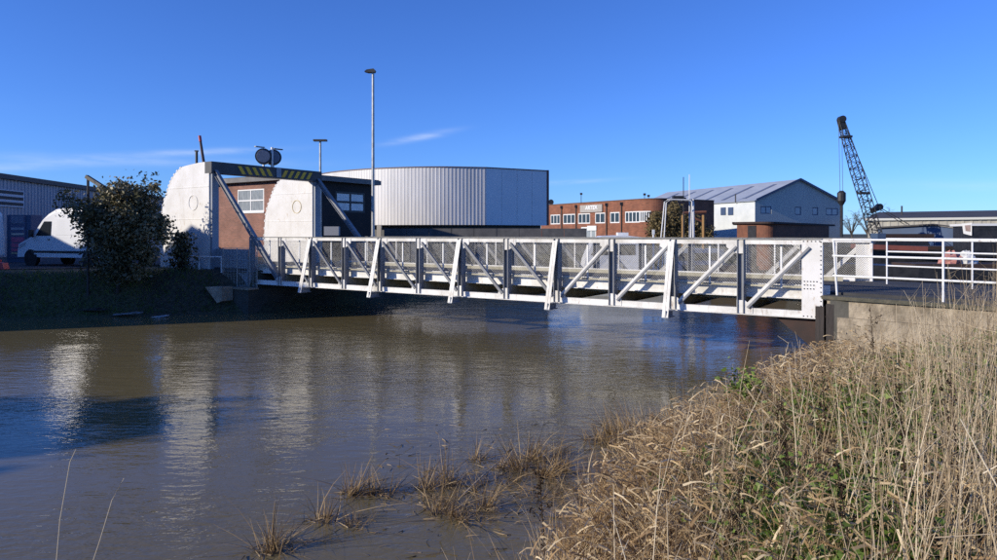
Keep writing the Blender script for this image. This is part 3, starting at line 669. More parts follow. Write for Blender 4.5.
# --- brick bridge-keeper's office with flat roof
D0 = 44.0; C0 = Vector((PX(300, D0), D0, 0)); zr = HC+3.72
bo = thing('brick_office', Vector((C0.x, C0.y, GZ0)), 'flat-roofed red brick office behind the white quadrants', 'building')
u1, u2 = -A, Bv
def facade_coord(o, u, px): k = (px-CX)/F; return (k*o.y-o.x)/(u.x-k*u.y)
def fz(o, u, x, py): D = o.y+u.y*x; return HC+(HY-py)/F*D
wl = [facade_coord(C0, u1, 264), facade_coord(C0, u1, 237.5)]
zwin = (fz(C0, u1, wl[0], 211.5), fz(C0, u1, wl[0], 188.5))
wr = [facade_coord(C0, u2, 335.5), facade_coord(C0, u2, 365)]
zwin2 = (fz(C0, u2, wr[0], 212), fz(C0, u2, wr[0], 191))
lw_, rw_ = facade_coord(C0, u1, 217), facade_coord(C0, u2, 372)
m = MB(); m.wall(C0, u1, lw_, GZ0-.3, zr-.3, [(wl[0], wl[1], *zwin)], Bv, .14); m.build('brick_wall', BRICK, bo)
m = MB(); m.wall(C0, u2, rw_, GZ0-.3, zr-.3, [(wr[0], wr[1], *zwin2)], -A, .14); m.build('end_wall', BRICK_SHADE, bo)
m = MB(); e_ = C0+u1*lw_; e2_ = C0+u2*rw_; e3_ = e_+u2*rw_
for p, q in ((e_, e3_), (e3_, e2_)): m.face([(p.x, p.y, GZ0-.3), (q.x, q.y, GZ0-.3), (q.x, q.y, zr-.3), (p.x, p.y, zr-.3)])
m.build('rear_wall', BRICK_SHADE, bo)
m = MB(); q = C0+A*.45-Bv*.45; m.box(Vector((q.x, q.y, zr-.3)), u1*(lw_+.9), u2*(rw_+.9), Z*.3); rf = m.build('flat_roof', mat('roof_fascia', (.15, .145, .14), .8, c2=(.22, .21, .2), scale=1.5), bo)
m = MB(); m.box(Vector((q.x, q.y, zr+.002))-A*.1+Bv*.1, u1*(lw_+.7), u2*(rw_+.7), Z*.05); m.build('roof_edge_trim', DARK, rf)
m = MB(); m.box(C0+u1*.3+u2*.3+Z*GZ0, u1*(lw_-.6), u2*(rw_-.6), Z*.02); m.build('floor', DARK, bo)
window(bo, C0, u1, wl[0], wl[1], *zwin, -Bv, 2, 2, CURTAIN, .09)
m = MB(); m.box(C0+u1*(wl[0]-.05)-Bv*.05+Z*(zwin[0]-.09), u1*(wl[1]-wl[0]+.1), Bv*.1, Z*.085); m.build('window_sill', FRAMEW, bo)
window(bo, C0, u2, wr[0], wr[1], *zwin2, A, 2, 2, mat('pale_reflection_glass', (.85, .85, .82), .3, c2=(.6, .6, .58), scale=1.2, spec=.5), .14, DARK)  # pale pane colour stands in for a reflection in the glass
# low white thing below window in the shaded end wall
m = MB(); m.abox(P(332, 231, 43.2), (.9, .4, .55)); tag(m.build('meter_cabinet', mat('grey_cabinet', (.30, .31, .33), .6)), 'small grey cabinet against the dark end wall of the brick office', 'cabinet')
# --- dark block at left behind tower
m = MB(); pp = P(226, 222, 62); m.box(Vector((pp.x-.9, 62, GZ0)), (.95, 0, 0), (0, 3, 0), Z*(P(220, 206, 62).z-GZ0)); m.box(Vector((pp.x-1.0, 61.9, P(220, 206, 62).z)), (1.15, 0, 0), (0, 3.2, 0), Z*.12); tag(m.build('brick_stack', mat('dark_stack', (.06, .05, .05), .8, c2=(.09, .07, .06), scale=3)), 'dark square stack seen just right of the near white quadrant', 'stack')
# --- curved silver building
zt_ = HC+65.7/F*58.6; zl_ = HC+(HY-225)/F*58.6
plan = [(-20.5, 82), (-20.2, 76), (-19.2, 71), (-17.3, 66.3), (-14.6, 62.6), (-11.4, 60.0), (-8.2, 58.55), (-4.84, 58.0), (-1.05, 58.6)]
# smooth the curved plan (Catmull-Rom)
def crom(p, n=8):
    out = []
    for i in range(len(p)-1):
        p0, p1, p2, p3 = p[max(i-1, 0)], p[i], p[i+1], p[min(i+2, len(p)-1)]
        for k in range(n):
            s = k/n; out.append(tuple(.5*((2*p1[j])+(-p0[j]+p2[j])*s+(2*p0[j]-5*p1[j]+4*p2[j]-p3[j])*s*s+(-p0[j]+3*p1[j]-3*p2[j]+p3[j])*s**3) for j in range(2)))
    return out+[p[-1]]
cp = crom(plan); FR = (4.25, 61.6)
sb = thing('curved_hall', Vector((-6, 62, GZ0)), 'large silver metal-clad building with a curved front and blue-grey end wall', 'building')
m = MB(); ribbed(m, cp, zl_, zt_, .31, .015); m.build('curved_cladding', SILVER, sb)
u_, L_ = uvec((-1.05, 58.6), FR); nrm = Vector((u_.y, -u_.x, 0))
nP = 4
for k in range(nP):
    a = Vector((-1.05, 58.6, 0))+u_*(L_*k/nP+.012); m = MB(); m.box(Vector((a.x, a.y, zl_)), u_*(L_/nP-.024), -nrm*.1, Z*(zt_-zl_)); m.build('flat_panel', BLUEPANEL, sb)
m = MB(); bk = Vector((FR[0], FR[1], 0))-nrm*18
m.face([(FR[0], FR[1], zl_), (bk.x, bk.y, zl_), (bk.x, bk.y, zt_), (FR[0], FR[1], zt_)]); m.face([(bk.x, bk.y, zl_), (-20.5, 82, zl_), (-20.5, 82, zt_), (bk.x, bk.y, zt_)]); m.build('rear_cladding', SILVER, sb)
m = MB(); cpx = cp+[FR, (bk.x, bk.y)]; m.face([(x, y, zt_-.01) for x, y in cpx]); m.face([(x, y, zl_+.01) for x, y in reversed(cpx)]); rfo = m.build('roof', ROOFG, sb)
m = MB(); q = [Vector((x, y, zt_)) for x, y in cp]+[Vector((FR[0], FR[1], zt_))]
for i in range(len(q)-1):
    d = (q[i+1]-q[i]).normalized(); n_ = Vector((d.y, -d.x, 0)); m.box(q[i]-d*.02, (q[i+1]-q[i])+d*.04, n_*.06, Z*.08)
m.build('roof_trim', mat('trim_maroon', (.16, .11, .11), .6), rfo)
m = MB(); m.box(Vector((FR[0], FR[1], zl_))+nrm*.02, u_*.22, -nrm*.3, Z*(zt_-zl_+.1)); m.build('corner_trim', mat('corner_red', (.16, .06, .05), .6), sb)
# recessed dark ground floor
m = MB(); ins = [(x*.985-.05, y+.9) for x, y in cp[20:]]+[(FR[0]-.5, FR[1]+.7)]
for i in range(len(ins)-1): m.face([(*ins[i], GZ0-.2), (*ins[i+1], GZ0-.2), (*ins[i+1], zl_+.02), (*ins[i], zl_+.02)])
m.build('ground_floor_wall', mat('dark_plinth', (.05, .055, .06), .6, c2=(.085, .085, .085), scale=1.2, stretch=(2, 2, .6)), sb)
c_ = P(378, 230, 57.3); m = MB(); m.abox((c_.x, c_.y+.6, (GZ0+zl_)/2), (.36, .36, zl_-GZ0)); m.build('column', mat('cream_column', (.60, .54, .44), .7), sb)
for px in (402, 432, 470, 520):
    m = MB(); c_ = P(px, 230, 58.7 if px < 490 else 60.4); m.box(Vector((c_.x, c_.y+.35, GZ0)), (1.5, 0, 0), (0, .08, 0), Z*1.9); m.build('ground_floor_window', GLASS, sb)
# dark yard wall running right from the silver hall
yw = thing('yard_wall', Vector((5, 57, GZ0)), 'long low dark yard wall in front of the curved silver hall', 'wall')
for k in range(9):
    x0 = PX(384, 56.5)+k*1.82; m = MB(); m.box(Vector((x0, 56.5+.02*(k % 2), GZ0-.3)), (1.79, 0, 0), (0, .18, 0), Z*(HC+(HY-228.5)/F*56.5-GZ0+.3)); m.build('wall_panel', mat('wall_panel', (.075, .075, .075), .8, c2=(.13, .125, .12), scale=1.3, detail=7), yw)
# --- red brick works with rounded corner, far
K = Vector((PX(640, 101), 101, 0)); zb2 = HC+34.4/F*101
u3 = Vector((-12.9, 23, 0)).normalized(); u4 = Vector((11.7, 8, 0)).normalized()
bw = thing('brick_works', Vector((K.x, K.y, GZ0)), 'far two-storey orange brick works with rounded corner and white windows', 'building')
n3 = Vector((-.87, -.49, 0)).normalized(); n4 = Vector((.56, -.83, 0)).normalized()
wins = [(625, 640, 211.3, 222.3, 4), (610, 619.5, 212, 223, 2), (595, 605, 213, 224, 2), (578, 590, 214, 224.3, 3), (563, 575, 215, 225, 3), (550.5, 560, 216, 225.5, 3)]
Lf = facade_coord(K, u3, 541)
ops = []
for a, b_, y0, y1, n in wins:
    xa, xb = facade_coord(K, u3, b_), facade_coord(K, u3, a); ops.append((xa, xb, HC+(HY-222.5)/F*101, HC+(HY-211)/F*101, n))
ops = [(max(a, .05), b_, c, d, n) for a, b_, c, d, n in ops]
lowops = [(facade_coord(K, u3, 596), facade_coord(K, u3, 581), GZ0, GZ0+2.6, 3)]
m = MB(); m.wall(K, u3, Lf, GZ0-.3, zb2, [o[:4] for o in ops+lowops], -n3, .2); m.build('front_wall', BRICK2, bw)
for a, b_, c, d, n in ops: window(bw, K, u3, a, b_, c, d, n3, n, 1, GLASS, .16, FRAMEW, .08)
for a, b_, c, d, n in lowops: window(bw, K, u3, a, b_, c, d, n3, n, 1, CURTAIN, .2, FRAMEW, .08)
# rounded corner wall then shaded side
arc = []; c0 = K
u3n = -u3
Rr = 2.6; ctr = K-n3*Rr
a0 = math.atan2(n3.y, n3.x); a1 = math.atan2(n4.y, n4.x)
if a1 < a0: a1 += 2*math.pi
for k in range(13): a = a0+(a1-a0)*k/12; arc.append(ctr+Vector((math.cos(a)*Rr, math.sin(a)*Rr, 0)))
m = MB(); sacc = 0
for i in range(12):
    p, q = arc[i], arc[i+1]; L = (q-p).length; m.face([(p.x, p.y, GZ0-.3), (q.x, q.y, GZ0-.3), (q.x, q.y, zb2), (p.x, p.y, zb2)], [(-sacc, 0), (-sacc-L, 0), (-sacc-L, 5), (-sacc, 5)]); sacc += L
m.build('corner_wall', BRICK2, bw)
m = MB(); zc, zd = HC+(HY-222)/F*101, HC+(HY-211.2)/F*101
cw = MB()
for i in range(0, 5):
    p, q = arc[i], arc[i+1]; dv = (q-p); nn = Vector((dv.y, -dv.x, 0)).normalized()
    cw.box(Vector((p.x, p.y, zc))+nn*.02, dv, nn*.05, Z*.14); cw.box(Vector((p.x, p.y, zd-.14))+nn*.02, dv, nn*.05, Z*.14); cw.box(Vector((p.x, p.y, zc+.14))+nn*.021, dv.normalized()*.14, nn*.05, Z*(zd-zc-.28)); m.box(Vector((p.x, p.y, zc+.02))+nn*.01, dv, nn*.02, Z*(zd-zc-.04))
cwo = cw.build('window', FRAMEW, bw); m.build('pane', GLASS, cwo)
S4 = arc[-1]; L4 = facade_coord(S4, u4, 714)
m = MB(); m.wall(S4, u4, L4, GZ0-.3, zb2, [], -n4); m.build('side_wall', BRICK2, bw)
E4 = S4+u4*L4; E3 = K+u3*Lf; bk4 = E4+u3*Lf
m = MB()
for p, q in ((E4, bk4), (bk4, E3)): m.face([(p.x, p.y, GZ0), (q.x, q.y, GZ0), (q.x, q.y, zb2), (p.x, p.y, zb2)])
m.build('rear_wall', BRICK_SHADE, bw)
m = MB(); m.face([(p.x, p.y, zb2-.35) for p in [E3]+[K]+arc[1:]+[E4, bk4]]); m.build('roof', DARKROOF, bw)
m = MB(); qs = [E3, K]+arc[1:]+[E4]
for i in range(len(qs)-1):
    d = (qs[i+1]-qs[i]); n_ = Vector((d.y, -d.x, 0)).normalized(); m.box(Vector((qs[i].x, qs[i].y, zb2-.02))-n_*.25, d, n_*.32, Z*.12)
m.build('parapet_coping', mat('coping_dark', (.13, .08, .06), .8), bw)
for px in (562, 576.5, 607, 622):
    x = facade_coord(K, u3, px); p = K+u3*x+n3*.12; m = MB(); m.tube([(p.x, p.y, GZ0), (p.x, p.y, zb2-.4)], .09, 6); m.abox((p.x, p.y, zb2-.5), (.4, .4, .45)); m.build('downpipe', BLACK, bw)
xa, xb = facade_coord(K, u3, 603), facade_coord(K, u3, 581); p = K+u3*xa+n3*.08; zz0, zz1 = fz(K, u3, (xa+xb)/2, 212.3), fz(K, u3, (xa+xb)/2, 204.8)
m = MB(); m.box(Vector((p.x, p.y, zz0)), u3*(xb-xa), n3*.12, Z*(zz1-zz0)); sgn_ = m.build('sign_board', mat('sign_grey', (.40, .37, .33), .7, c2=(.33, .3, .27), scale=2), bw)
fc = bpy.data.curves.new('lettering', 'FONT'); fc.body = 'ARTEX'; fc.size = 1.0; fc.extrude = .02; fc.align_x = 'CENTER'; fc.align_y = 'CENTER'; fc.offset = .02
fo = bpy.data.objects.new('tmp_text', fc); col.objects.link(fo); bpy.context.view_layer.update()
tm = bpy.data.meshes.new_from_object(fo.evaluated_get(bpy.context.evaluated_depsgraph_get())); bpy.data.objects.remove(fo)
tw = max(v.co.x for v in tm.vertices)-min(v.co.x for v in tm.vertices); th_ = max(v.co.y for v in tm.vertices)-min(v.co.y for v in tm.vertices)
xc = facade_coord(K, u3, 592.5); pc = K+u3*xc+n3*.23; zc_ = (zz0+zz1)/2+.1; wantw = (facade_coord(K, u3, 586.3)-facade_coord(K, u3, 598.5)); wanth = (zz1-zz0)*.52
off = parent_loc(bw)
for v in tm.vertices:
    x, y, zc3 = v.co.x*wantw/tw, v.co.y*wanth/th_, v.co.z
    v.co = pc-u3*x+n3*zc3+Z*zc_*1+Z*y-off
tm.materials.append(mat('letter_white', (.85, .85, .85), .5)); to = bpy.data.objects.new('lettering', tm); col.objects.link(to); to.parent = sgn_
to.matrix_parent_inverse.identity()
xa, xb = facade_coord(K, u3, 597), facade_coord(K, u3, 588); p = K+u3*xa+n3*.06; m = MB(); m.box(Vector((p.x, p.y, fz(K, u3, xa, 230.5))), u3*(xb-xa), n3*.1, Z*.75); m.build('notice_board', FRAMEW, bw)
# rooftop bits
for px, pt, dd in ((582, 193.5, 105), (646, 194, 101), (650, 195.5, 103)):
    q = P(px, pt, dd); m = MB(); m.tube([(q.x, q.y+1, zb2-.4), (q.x, q.y+1, q.z)], .05, 5); m.abox((q.x, q.y+1, q.z), (.35, .25, .3)); m.build('roof_light', DARK, bw)
q = P(551, 202, 121); m = MB(); m.tube([(q.x, q.y+1, zb2-.4), (q.x, q.y+1, q.z+.4)], .05, 5); m.tube([(q.x, q.y+.9, q.z), (q.x+.05, q.y+.6, q.z)], [.1, .5], 10); m.build('roof_dish', DARK, bw)
# ivy scrub on shaded end
sc_ = thing('scrub_bush', Vector((25, 94, GZ0)), 'brown-green scrub covering the shaded end of the brick works', 'bush')
m = MB(); 
for k in range(9): x = 21+k*.85; m.tube([(x, 94, GZ0-.2), (x+.3, 94.1, GZ0+2.5), (x+.1, 94, GZ0+3.8)], [.08, .06, .02], 5)
m.build('stems', BARK, sc_)
n = 9000; cx = RNG.uniform(0, 1, n); c = np.stack([20.3+cx*8+RNG.normal(size=n)*.3, 94+RNG.normal(size=n)*.9, GZ0+RNG.uniform(0, 1, n)**.8*(2.6+2.6*np.sin(np.clip(cx*1.15+.05, 0, 1)*3.14)+.7*np.sin(cx*19))], 1)
V, Fc = leaves(c, RNG.uniform(.10, .26, n)); raw_mesh('foliage', V, Fc, SCRUB, sc_, np.repeat(RNG.uniform(0, 1, n), 4))
# --- hangar
hL, hR = Vector((PX(755, 112), 112, 0)), Vector((PX(841, 118), 118, 0)); hu = (hR-hL).normalized(); hw = (hR-hL).length; hv = Vector((-hu.y, hu.x, 0)); hlen = 38
ze, zrg = HC+33/F*112, HC+53.7/F*115
hg = thing('steel_hangar', Vector((hL.x, hL.y, GZ0)), 'pale blue gabled steel warehouse with grey sheet roof and skylights', 'building')
m = MB(); ap = hL+hu*hw/2
gw = [(760.5, 771.5, 206.8, 214.2), (795, 801, 206.8, 215), (812.4, 818, 207, 215), (826, 838, 207.6, 215)]
gops = []
for a, b_, y0, y1 in gw: gops.append((facade_coord(hL, hu, a), facade_coord(hL, hu, b_), HC+(HY-y1)/F*115, HC+(HY-y0)/F*115))
m.wall(hL, hu, hw, GZ0-.3, ze, gops, hv, .2); m.face([(hL.x, hL.y, ze), (hR.x, hR.y, ze), (ap.x, ap.y, zrg)]); m.build('gable_wall', HANGB, hg)
for (a, b_, c, d), nx_ in zip(gops, (2, 1, 1, 2)): window(hg, hL, hu, a, b_, c, d, -hv, nx_, 1, mat('gable_glass', (.30, .36, .44), .1), .14, mat('navy_trim', (.05, .08, .15), .5), .1)
m = MB(); bl, br = hL+hv*hlen, hR+hv*hlen; m.wall(hL+hv*hlen, -hv, hlen, GZ0-.3, ze, [], hu); m.build('side_wall', HANGW, hg)
m = MB(); m.face([(hR.x, hR.y, GZ0-.3), (br.x, br.y, GZ0-.3), (br.x, br.y, ze), (hR.x, hR.y, ze)]); m.face([(br.x, br.y, GZ0-.3), (bl.x, bl.y, GZ0-.3), (bl.x, bl.y, ze), (br.x, br.y, ze)]); m.build('rear_wall', HANGB, hg)
sl_a = Vector((hL.x, hL.y, ze)); rid = Vector((ap.x, ap.y, zrg)); upv = rid-sl_a; un = upv.cross(hv).normalized(); un = un if un.z > 0 else -un
m = MB(); m.box(sl_a-hv*.3-upv*.03+un*.01, hv*(hlen+.6), upv*1.03, un*.12); roofo = m.build('roof_slope', ROOFG, hg)
sr = Vector((hR.x, hR.y, ze)); up2 = rid-sr; un2 = up2.cross(hv).normalized(); un2 = un2 if un2.z > 0 else -un2
m = MB(); m.box(sr-hv*.3-up2*.03+un2*.01, hv*(hlen+.6), up2*1.03, un2*.12); m.build('roof_slope', ROOFG, hg)
for k in range(6):
    m = MB(); m.box(sl_a+hv*(3.2+k*5.6)+upv*.10+un*.14, hv*.9, upv*.72, un*.03); m.build('skylight', mat('skylight', (.16, .18, .21), .3, c2=(.12, .13, .16), scale=1), roofo)
for a, c in ((sl_a, rid), (rid, sr)):
    m = MB(); m.bar(a-hv*.36+Z*.12, c-hv*.36+Z*.12, .12, .34, up=Z); m.build('bargeboard', mat('navy_trim', (.05, .08, .15), .5), hg)
for px in (724, 731.5):
    x = facade_coord(hL, hv, px+2); p = hL+hv*x-hu*.05; m = MB(); m.box(Vector((p.x, p.y, HC+(HY-215)/F*p.y)), hv*1.3, -hu*.06, Z*1.3); m.build('window', mat('navy_trim', (.05, .08, .15), .5), hg)
q = P(735.5, 204, 116); m = MB(); m.tube([(q.x, q.y, ze-.2), (q.x, q.y, ze+1.3)], .1, 6); m.build('vent_pipe', DARK, hg)
# --- shed with beige cladding on the far right
bs = thing('storage_shed', Vector((62, 100, GZ0)), 'long beige-clad shed with dark roof at the far right', 'building')
pL, pR = P(868, 232, 104), P(1040, 232, 92); uu = (pR-pL); uu.z = 0; LL = uu.length; uu.normalize(); vv = Vector((-uu.y, uu.x, 0)); zE = HC+14.5/F*98; zR = HC+22/F*104
m = MB(); ribbed(m, [(pL.x, pL.y), (pR.x, pR.y)], GZ0-.3, zE, 1.0, .06); m.build('front_cladding', BEIGE, bs)
m = MB(); e = Vector((pL.x, pL.y, zE)); m.box(e-vv*.4-uu*.3, uu*(LL+.6), vv*12+Z*(zR-zE), Z*.22); m.build('roof_slope', DARKROOF, bs)
m = MB(); m.box(e-vv*.45-uu*.3-Z*.1, uu*(LL+.6), vv*.06, Z*.32); m.build('gutter', mat('pale_gutter', (.5, .5, .46), .6), bs)
m = MB(); p = pL+vv*12; m.face([(pL.x, pL.y, GZ0-.3), (pL.x, pL.y, zE), (p.x, p.y, zR), (p.x, p.y, GZ0-.3)]); m.build('end_wall', BEIGE, bs)
q = P(926, 207, 100); m = MB(); m.tube([(q.x, q.y+6, zE), (q.x, q.y+6, q.z+.4)], .12, 6); m.build('vent_pipe', DARK, bs)
nb = thing('navy_store', Vector((40, 66, GZ0)), 'low navy blue gabled store below the beige shed', 'building')
a, c = P(878, 236, 68), P(962, 236, 64); uu = (c-a); uu.z = 0; LL = uu.length; uu.normalize(); vv = Vector((-uu.y, uu.x, 0)); zE2 = HC+4.0/F*66; zR2 = HC+8.0/F*66
m = MB(); m.prism([Vector((a.x, a.y, GZ0-.3)), Vector((c.x, c.y, GZ0-.3)), Vector((c.x, c.y, zE2)), Vector((a.x, a.y, zE2))+uu*LL*.68+Z*(zR2-zE2), Vector((a.x, a.y, zE2+.1))], vv*9); m.build('walls', NAVY, nb)
m = MB(); pk = Vector((a.x, a.y, zR2))+uu*LL*.68
m.box(Vector((a.x, a.y, zE2+.14))-vv*.3-uu*.2, (pk-Vector((a.x, a.y, zE2+.1)))+uu*.2, vv*9.6, Z*.14); m.box(pk-vv*.3+Z*.04, Vector((c.x, c.y, zE2))-pk+uu*.3, vv*9.6, Z*.14); m.build('roof', DARK, nb)
for f in (.08, .28, .5): m = MB(); q = Vector((a.x, a.y, 2.0))+uu*LL*f-vv*.05; m.box(q, uu*1.2, vv*.04, Z*.95); m.build('window', mat('blue_pane', (.10, .16, .27), .2), nb)
# --- site cabin, right edge
cb = thing('site_cabin', P(980, 238, 30), 'white-framed site cabin with dark glazed side at the right edge', 'cabin')
p = P(972.3, 246, 30); zt3 = HC+(HY-222.4)/F*30; zb3 = HC+(HY-238)/F*30
m = MB(); m.box(Vector((p.x, 30, zb3-.8)), (2.6, -.5, 0), (.6, 2.2, 0), Z*(zt3-zb3+.65)); m.build('body', BLACK, cb)
m = MB(); m.box(Vector((p.x-.08, 29.93, zt3-.15)), (2.8, -.54, 0), (.62, 2.4, 0), Z*.10); m.build('roof', FRAMEW, cb)
m = MB(); m.prism([P(963.2, 223.5, 30.6), P(971.8, 222.8, 29.96), P(971.8, 235.5, 29.96), P(964.6, 233.6, 30.6)], (0, .08, 0)); ed = m.build('end_panel', FRAMEW, cb)
m = MB(); m.prism([P(964.9, 225.4, 30.45), P(969.8, 225.0, 30.06), P(969.8, 231.5, 30.06), P(965.6, 230.9, 30.45)], (0, -.03, 0)); m.build('window_pane', mat('pinkish_pane', (.34, .25, .22), .3), ed)
for dx in (.05, 2.5):
    m = MB(); m.box(Vector((p.x+dx, 30.3, -1.2)), (.15, 0, 0), (0, 1.6, 0), Z*(zb3-.8+1.2)); m.build('support', DARK, cb)

# ------------------------------------------------------------------ lamp posts
def lamp_post(px, topy, D, label, r=.09, head=True):
    q = P(px, topy, D); zg = gz(q.x, q.y); o = thing('lamp_post', Vector((q.x, q.y, zg)), label, 'lamp post')
    H = q.z-zg
    m = MB(); m.tube([(q.x, q.y, zg-.3), (q.x, q.y, zg+1.4), (q.x, q.y, zg+1.45), (q.x, q.y, q.z)], [r*1.35, r*1.35, r, r*.72], 10); m.build('pole', GALV, o)
    m = MB(); m.abox((q.x, q.y-r*1.3, zg+.9), (.1, .04, .5)); m.build('access_door', GALV, o)
    if head:
        m = MB(); m.prism([(q.x-.42, q.y-.15, q.z-.02), (q.x-.30, q.y-.15, q.z+.07), (q.x+.05, q.y-.15, q.z+.12), (q.x+.14, q.y-.15, q.z+.03), (q.x+.10, q.y-.15, q.z-.06), (q.x-.25, q.y-.15, q.z-.07)], (0, .3, 0)); m.build('lamp_head', DARK, o)
    else:
        m = MB(); m.abox((q.x, q.y, q.z+.03), (.75, .3, .1)); m.build('lamp_head', DARK, o)
lamp_post(373, 71.5, 35.5, 'tall grey lamp post standing in front of the curved silver hall')
lamp_post(320.3, 141, 40, 'thinner distant lamp post rising behind the portal beam', .08, False)
# poles behind the near quadrant
pl = P(203, 158, 60); m = MB(); q = P(200.5, 141.5, 60); m.tube([(pl.x+1.4, 60, GZ0-.2), (pl.x, 60, pl.z), (q.x, 60, q.z)], [.14, .13, .11], 8)
o = thing('leaning_pole', (pl.x+1.4, 60, GZ0), 'leaning dark pole with red tip above the near white quadrant', 'pole'); m.build('shaft', mat('pole_redbrown', (.07, .035, .035), .6), o)
m = MB(); m.tube([q, q+(q-pl).normalized()*.5], .13, 8); m.build('tip', RED, o)
q = P(196.6, 151, 62); m = MB(); m.tube([(q.x, 62, GZ0-.2), (q.x, 62, q.z)], .12, 8); m.abox((q.x, 62, q.z), (.3, .2, .1)); tag(m.build('flue_pipe', BLACK), 'short black flue beside the leaning red-tipped pole', 'pipe')

# ------------------------------------------------------------------ left yard: shed, van, signs
sa, sb2 = Vector((-31.8, 43.0, 0)), Vector((-36.5, 82, 0)); zs = HC+3.56
sh = thing('metal_shed', Vector((-32, 46, GZ0)), 'blue-grey ribbed metal shed with dark roof edge at the left', 'building')
m = MB(); ribbed(m, [(sa.x, sa.y), (sb2.x, sb2.y)], GZ0-.3, zs, .42, .05); m.build('ribbed_wall', SHEDB, sh)
m = MB(); ribbed(m, [(-50, 41), (sa.x, sa.y)], GZ0-.3, zs, .42, .05); m.build('front_wall', SHEDB, sh)
d = (sb2-sa).normalized(); n_ = Vector((d.y, -d.x, 0)); m = MB(); m.box(Vector((sa.x, sa.y, zs-.02))+n_*.3-d*.3, d*40, -n_*20, Z*.32); m.build('roof', mat('roof_navy', (.03, .035, .045), .6), sh)
x0, x1 = facade_coord(sa, d, -14), facade_coord(sa, d, 22.5); zc1, zc2 = HC+(HY-207.5)/F*47, HC+(HY-191)/F*47
m = MB(); p = sa+d*x0+n_*.06; m.box(Vector((p.x, p.y, zc1)), d*(x1-x0), n_*.06, Z*(zc2-zc1)); wf = m.build('window', mat('pale_frame', (.42, .50, .58), .5), sh)
for k in range(3):
    zz = zc1+.06+(zc2-zc1)*(k+.12)/3; m = MB(); p = sa+d*(x0+.15)+n_*.125; m.box(Vector((p.x, p.y, zz)), d*(x1-x0-.3), n_*.015, Z*.2); m.build('pane', mat('louvre_dark', (.03, .035, .04), .7), wf)
# kiosk board with faded poster
kb = thing('poster_kiosk', P(18, 268, 36.5), 'dark kiosk with pink and white striped poster beside the van', 'kiosk')
p = P(7, 268, 36.5); m = MB(); m.box(Vector((p.x, 36.5, GZ0-.05)), (1.25, 0, 0), (0, .9, 0), Z*2.55); m.build('body', NAVY, kb)
m = MB(); p = P(10, 268, 36.47); m.box(Vector((p.x, 36.46, GZ0+.25)), (.82, 0, 0), (0, .03, 0), Z*2.2); pbd = m.build('poster', mat('poster_navy', (.07, .09, .16), .5), kb)
for zz, hh, cc, nm in ((1.35, .10, (.55, .50, .42), 'cream'), (.98, .26, (.50, .12, .22), 'pink'), (.72, .20, (.48, .10, .2), 'pink'), (.50, .16, (.5, .12, .22), 'pink'), (.36, .08, (.5, .42, .25), 'cream2'), (1.62, .12, (.35, .37, .42), 'grey'), (1.95, .4, (.16, .19, .26), 'slate')):
    m = MB(); m.box(Vector((p.x+.08, 36.445, GZ0+.1+zz)), (.66, 0, 0), (0, .012, 0), Z*hh); m.build('printed_band', mat('band_'+nm, cc, .6, c2=tuple(.7*x for x in cc), scale=4), pbd)
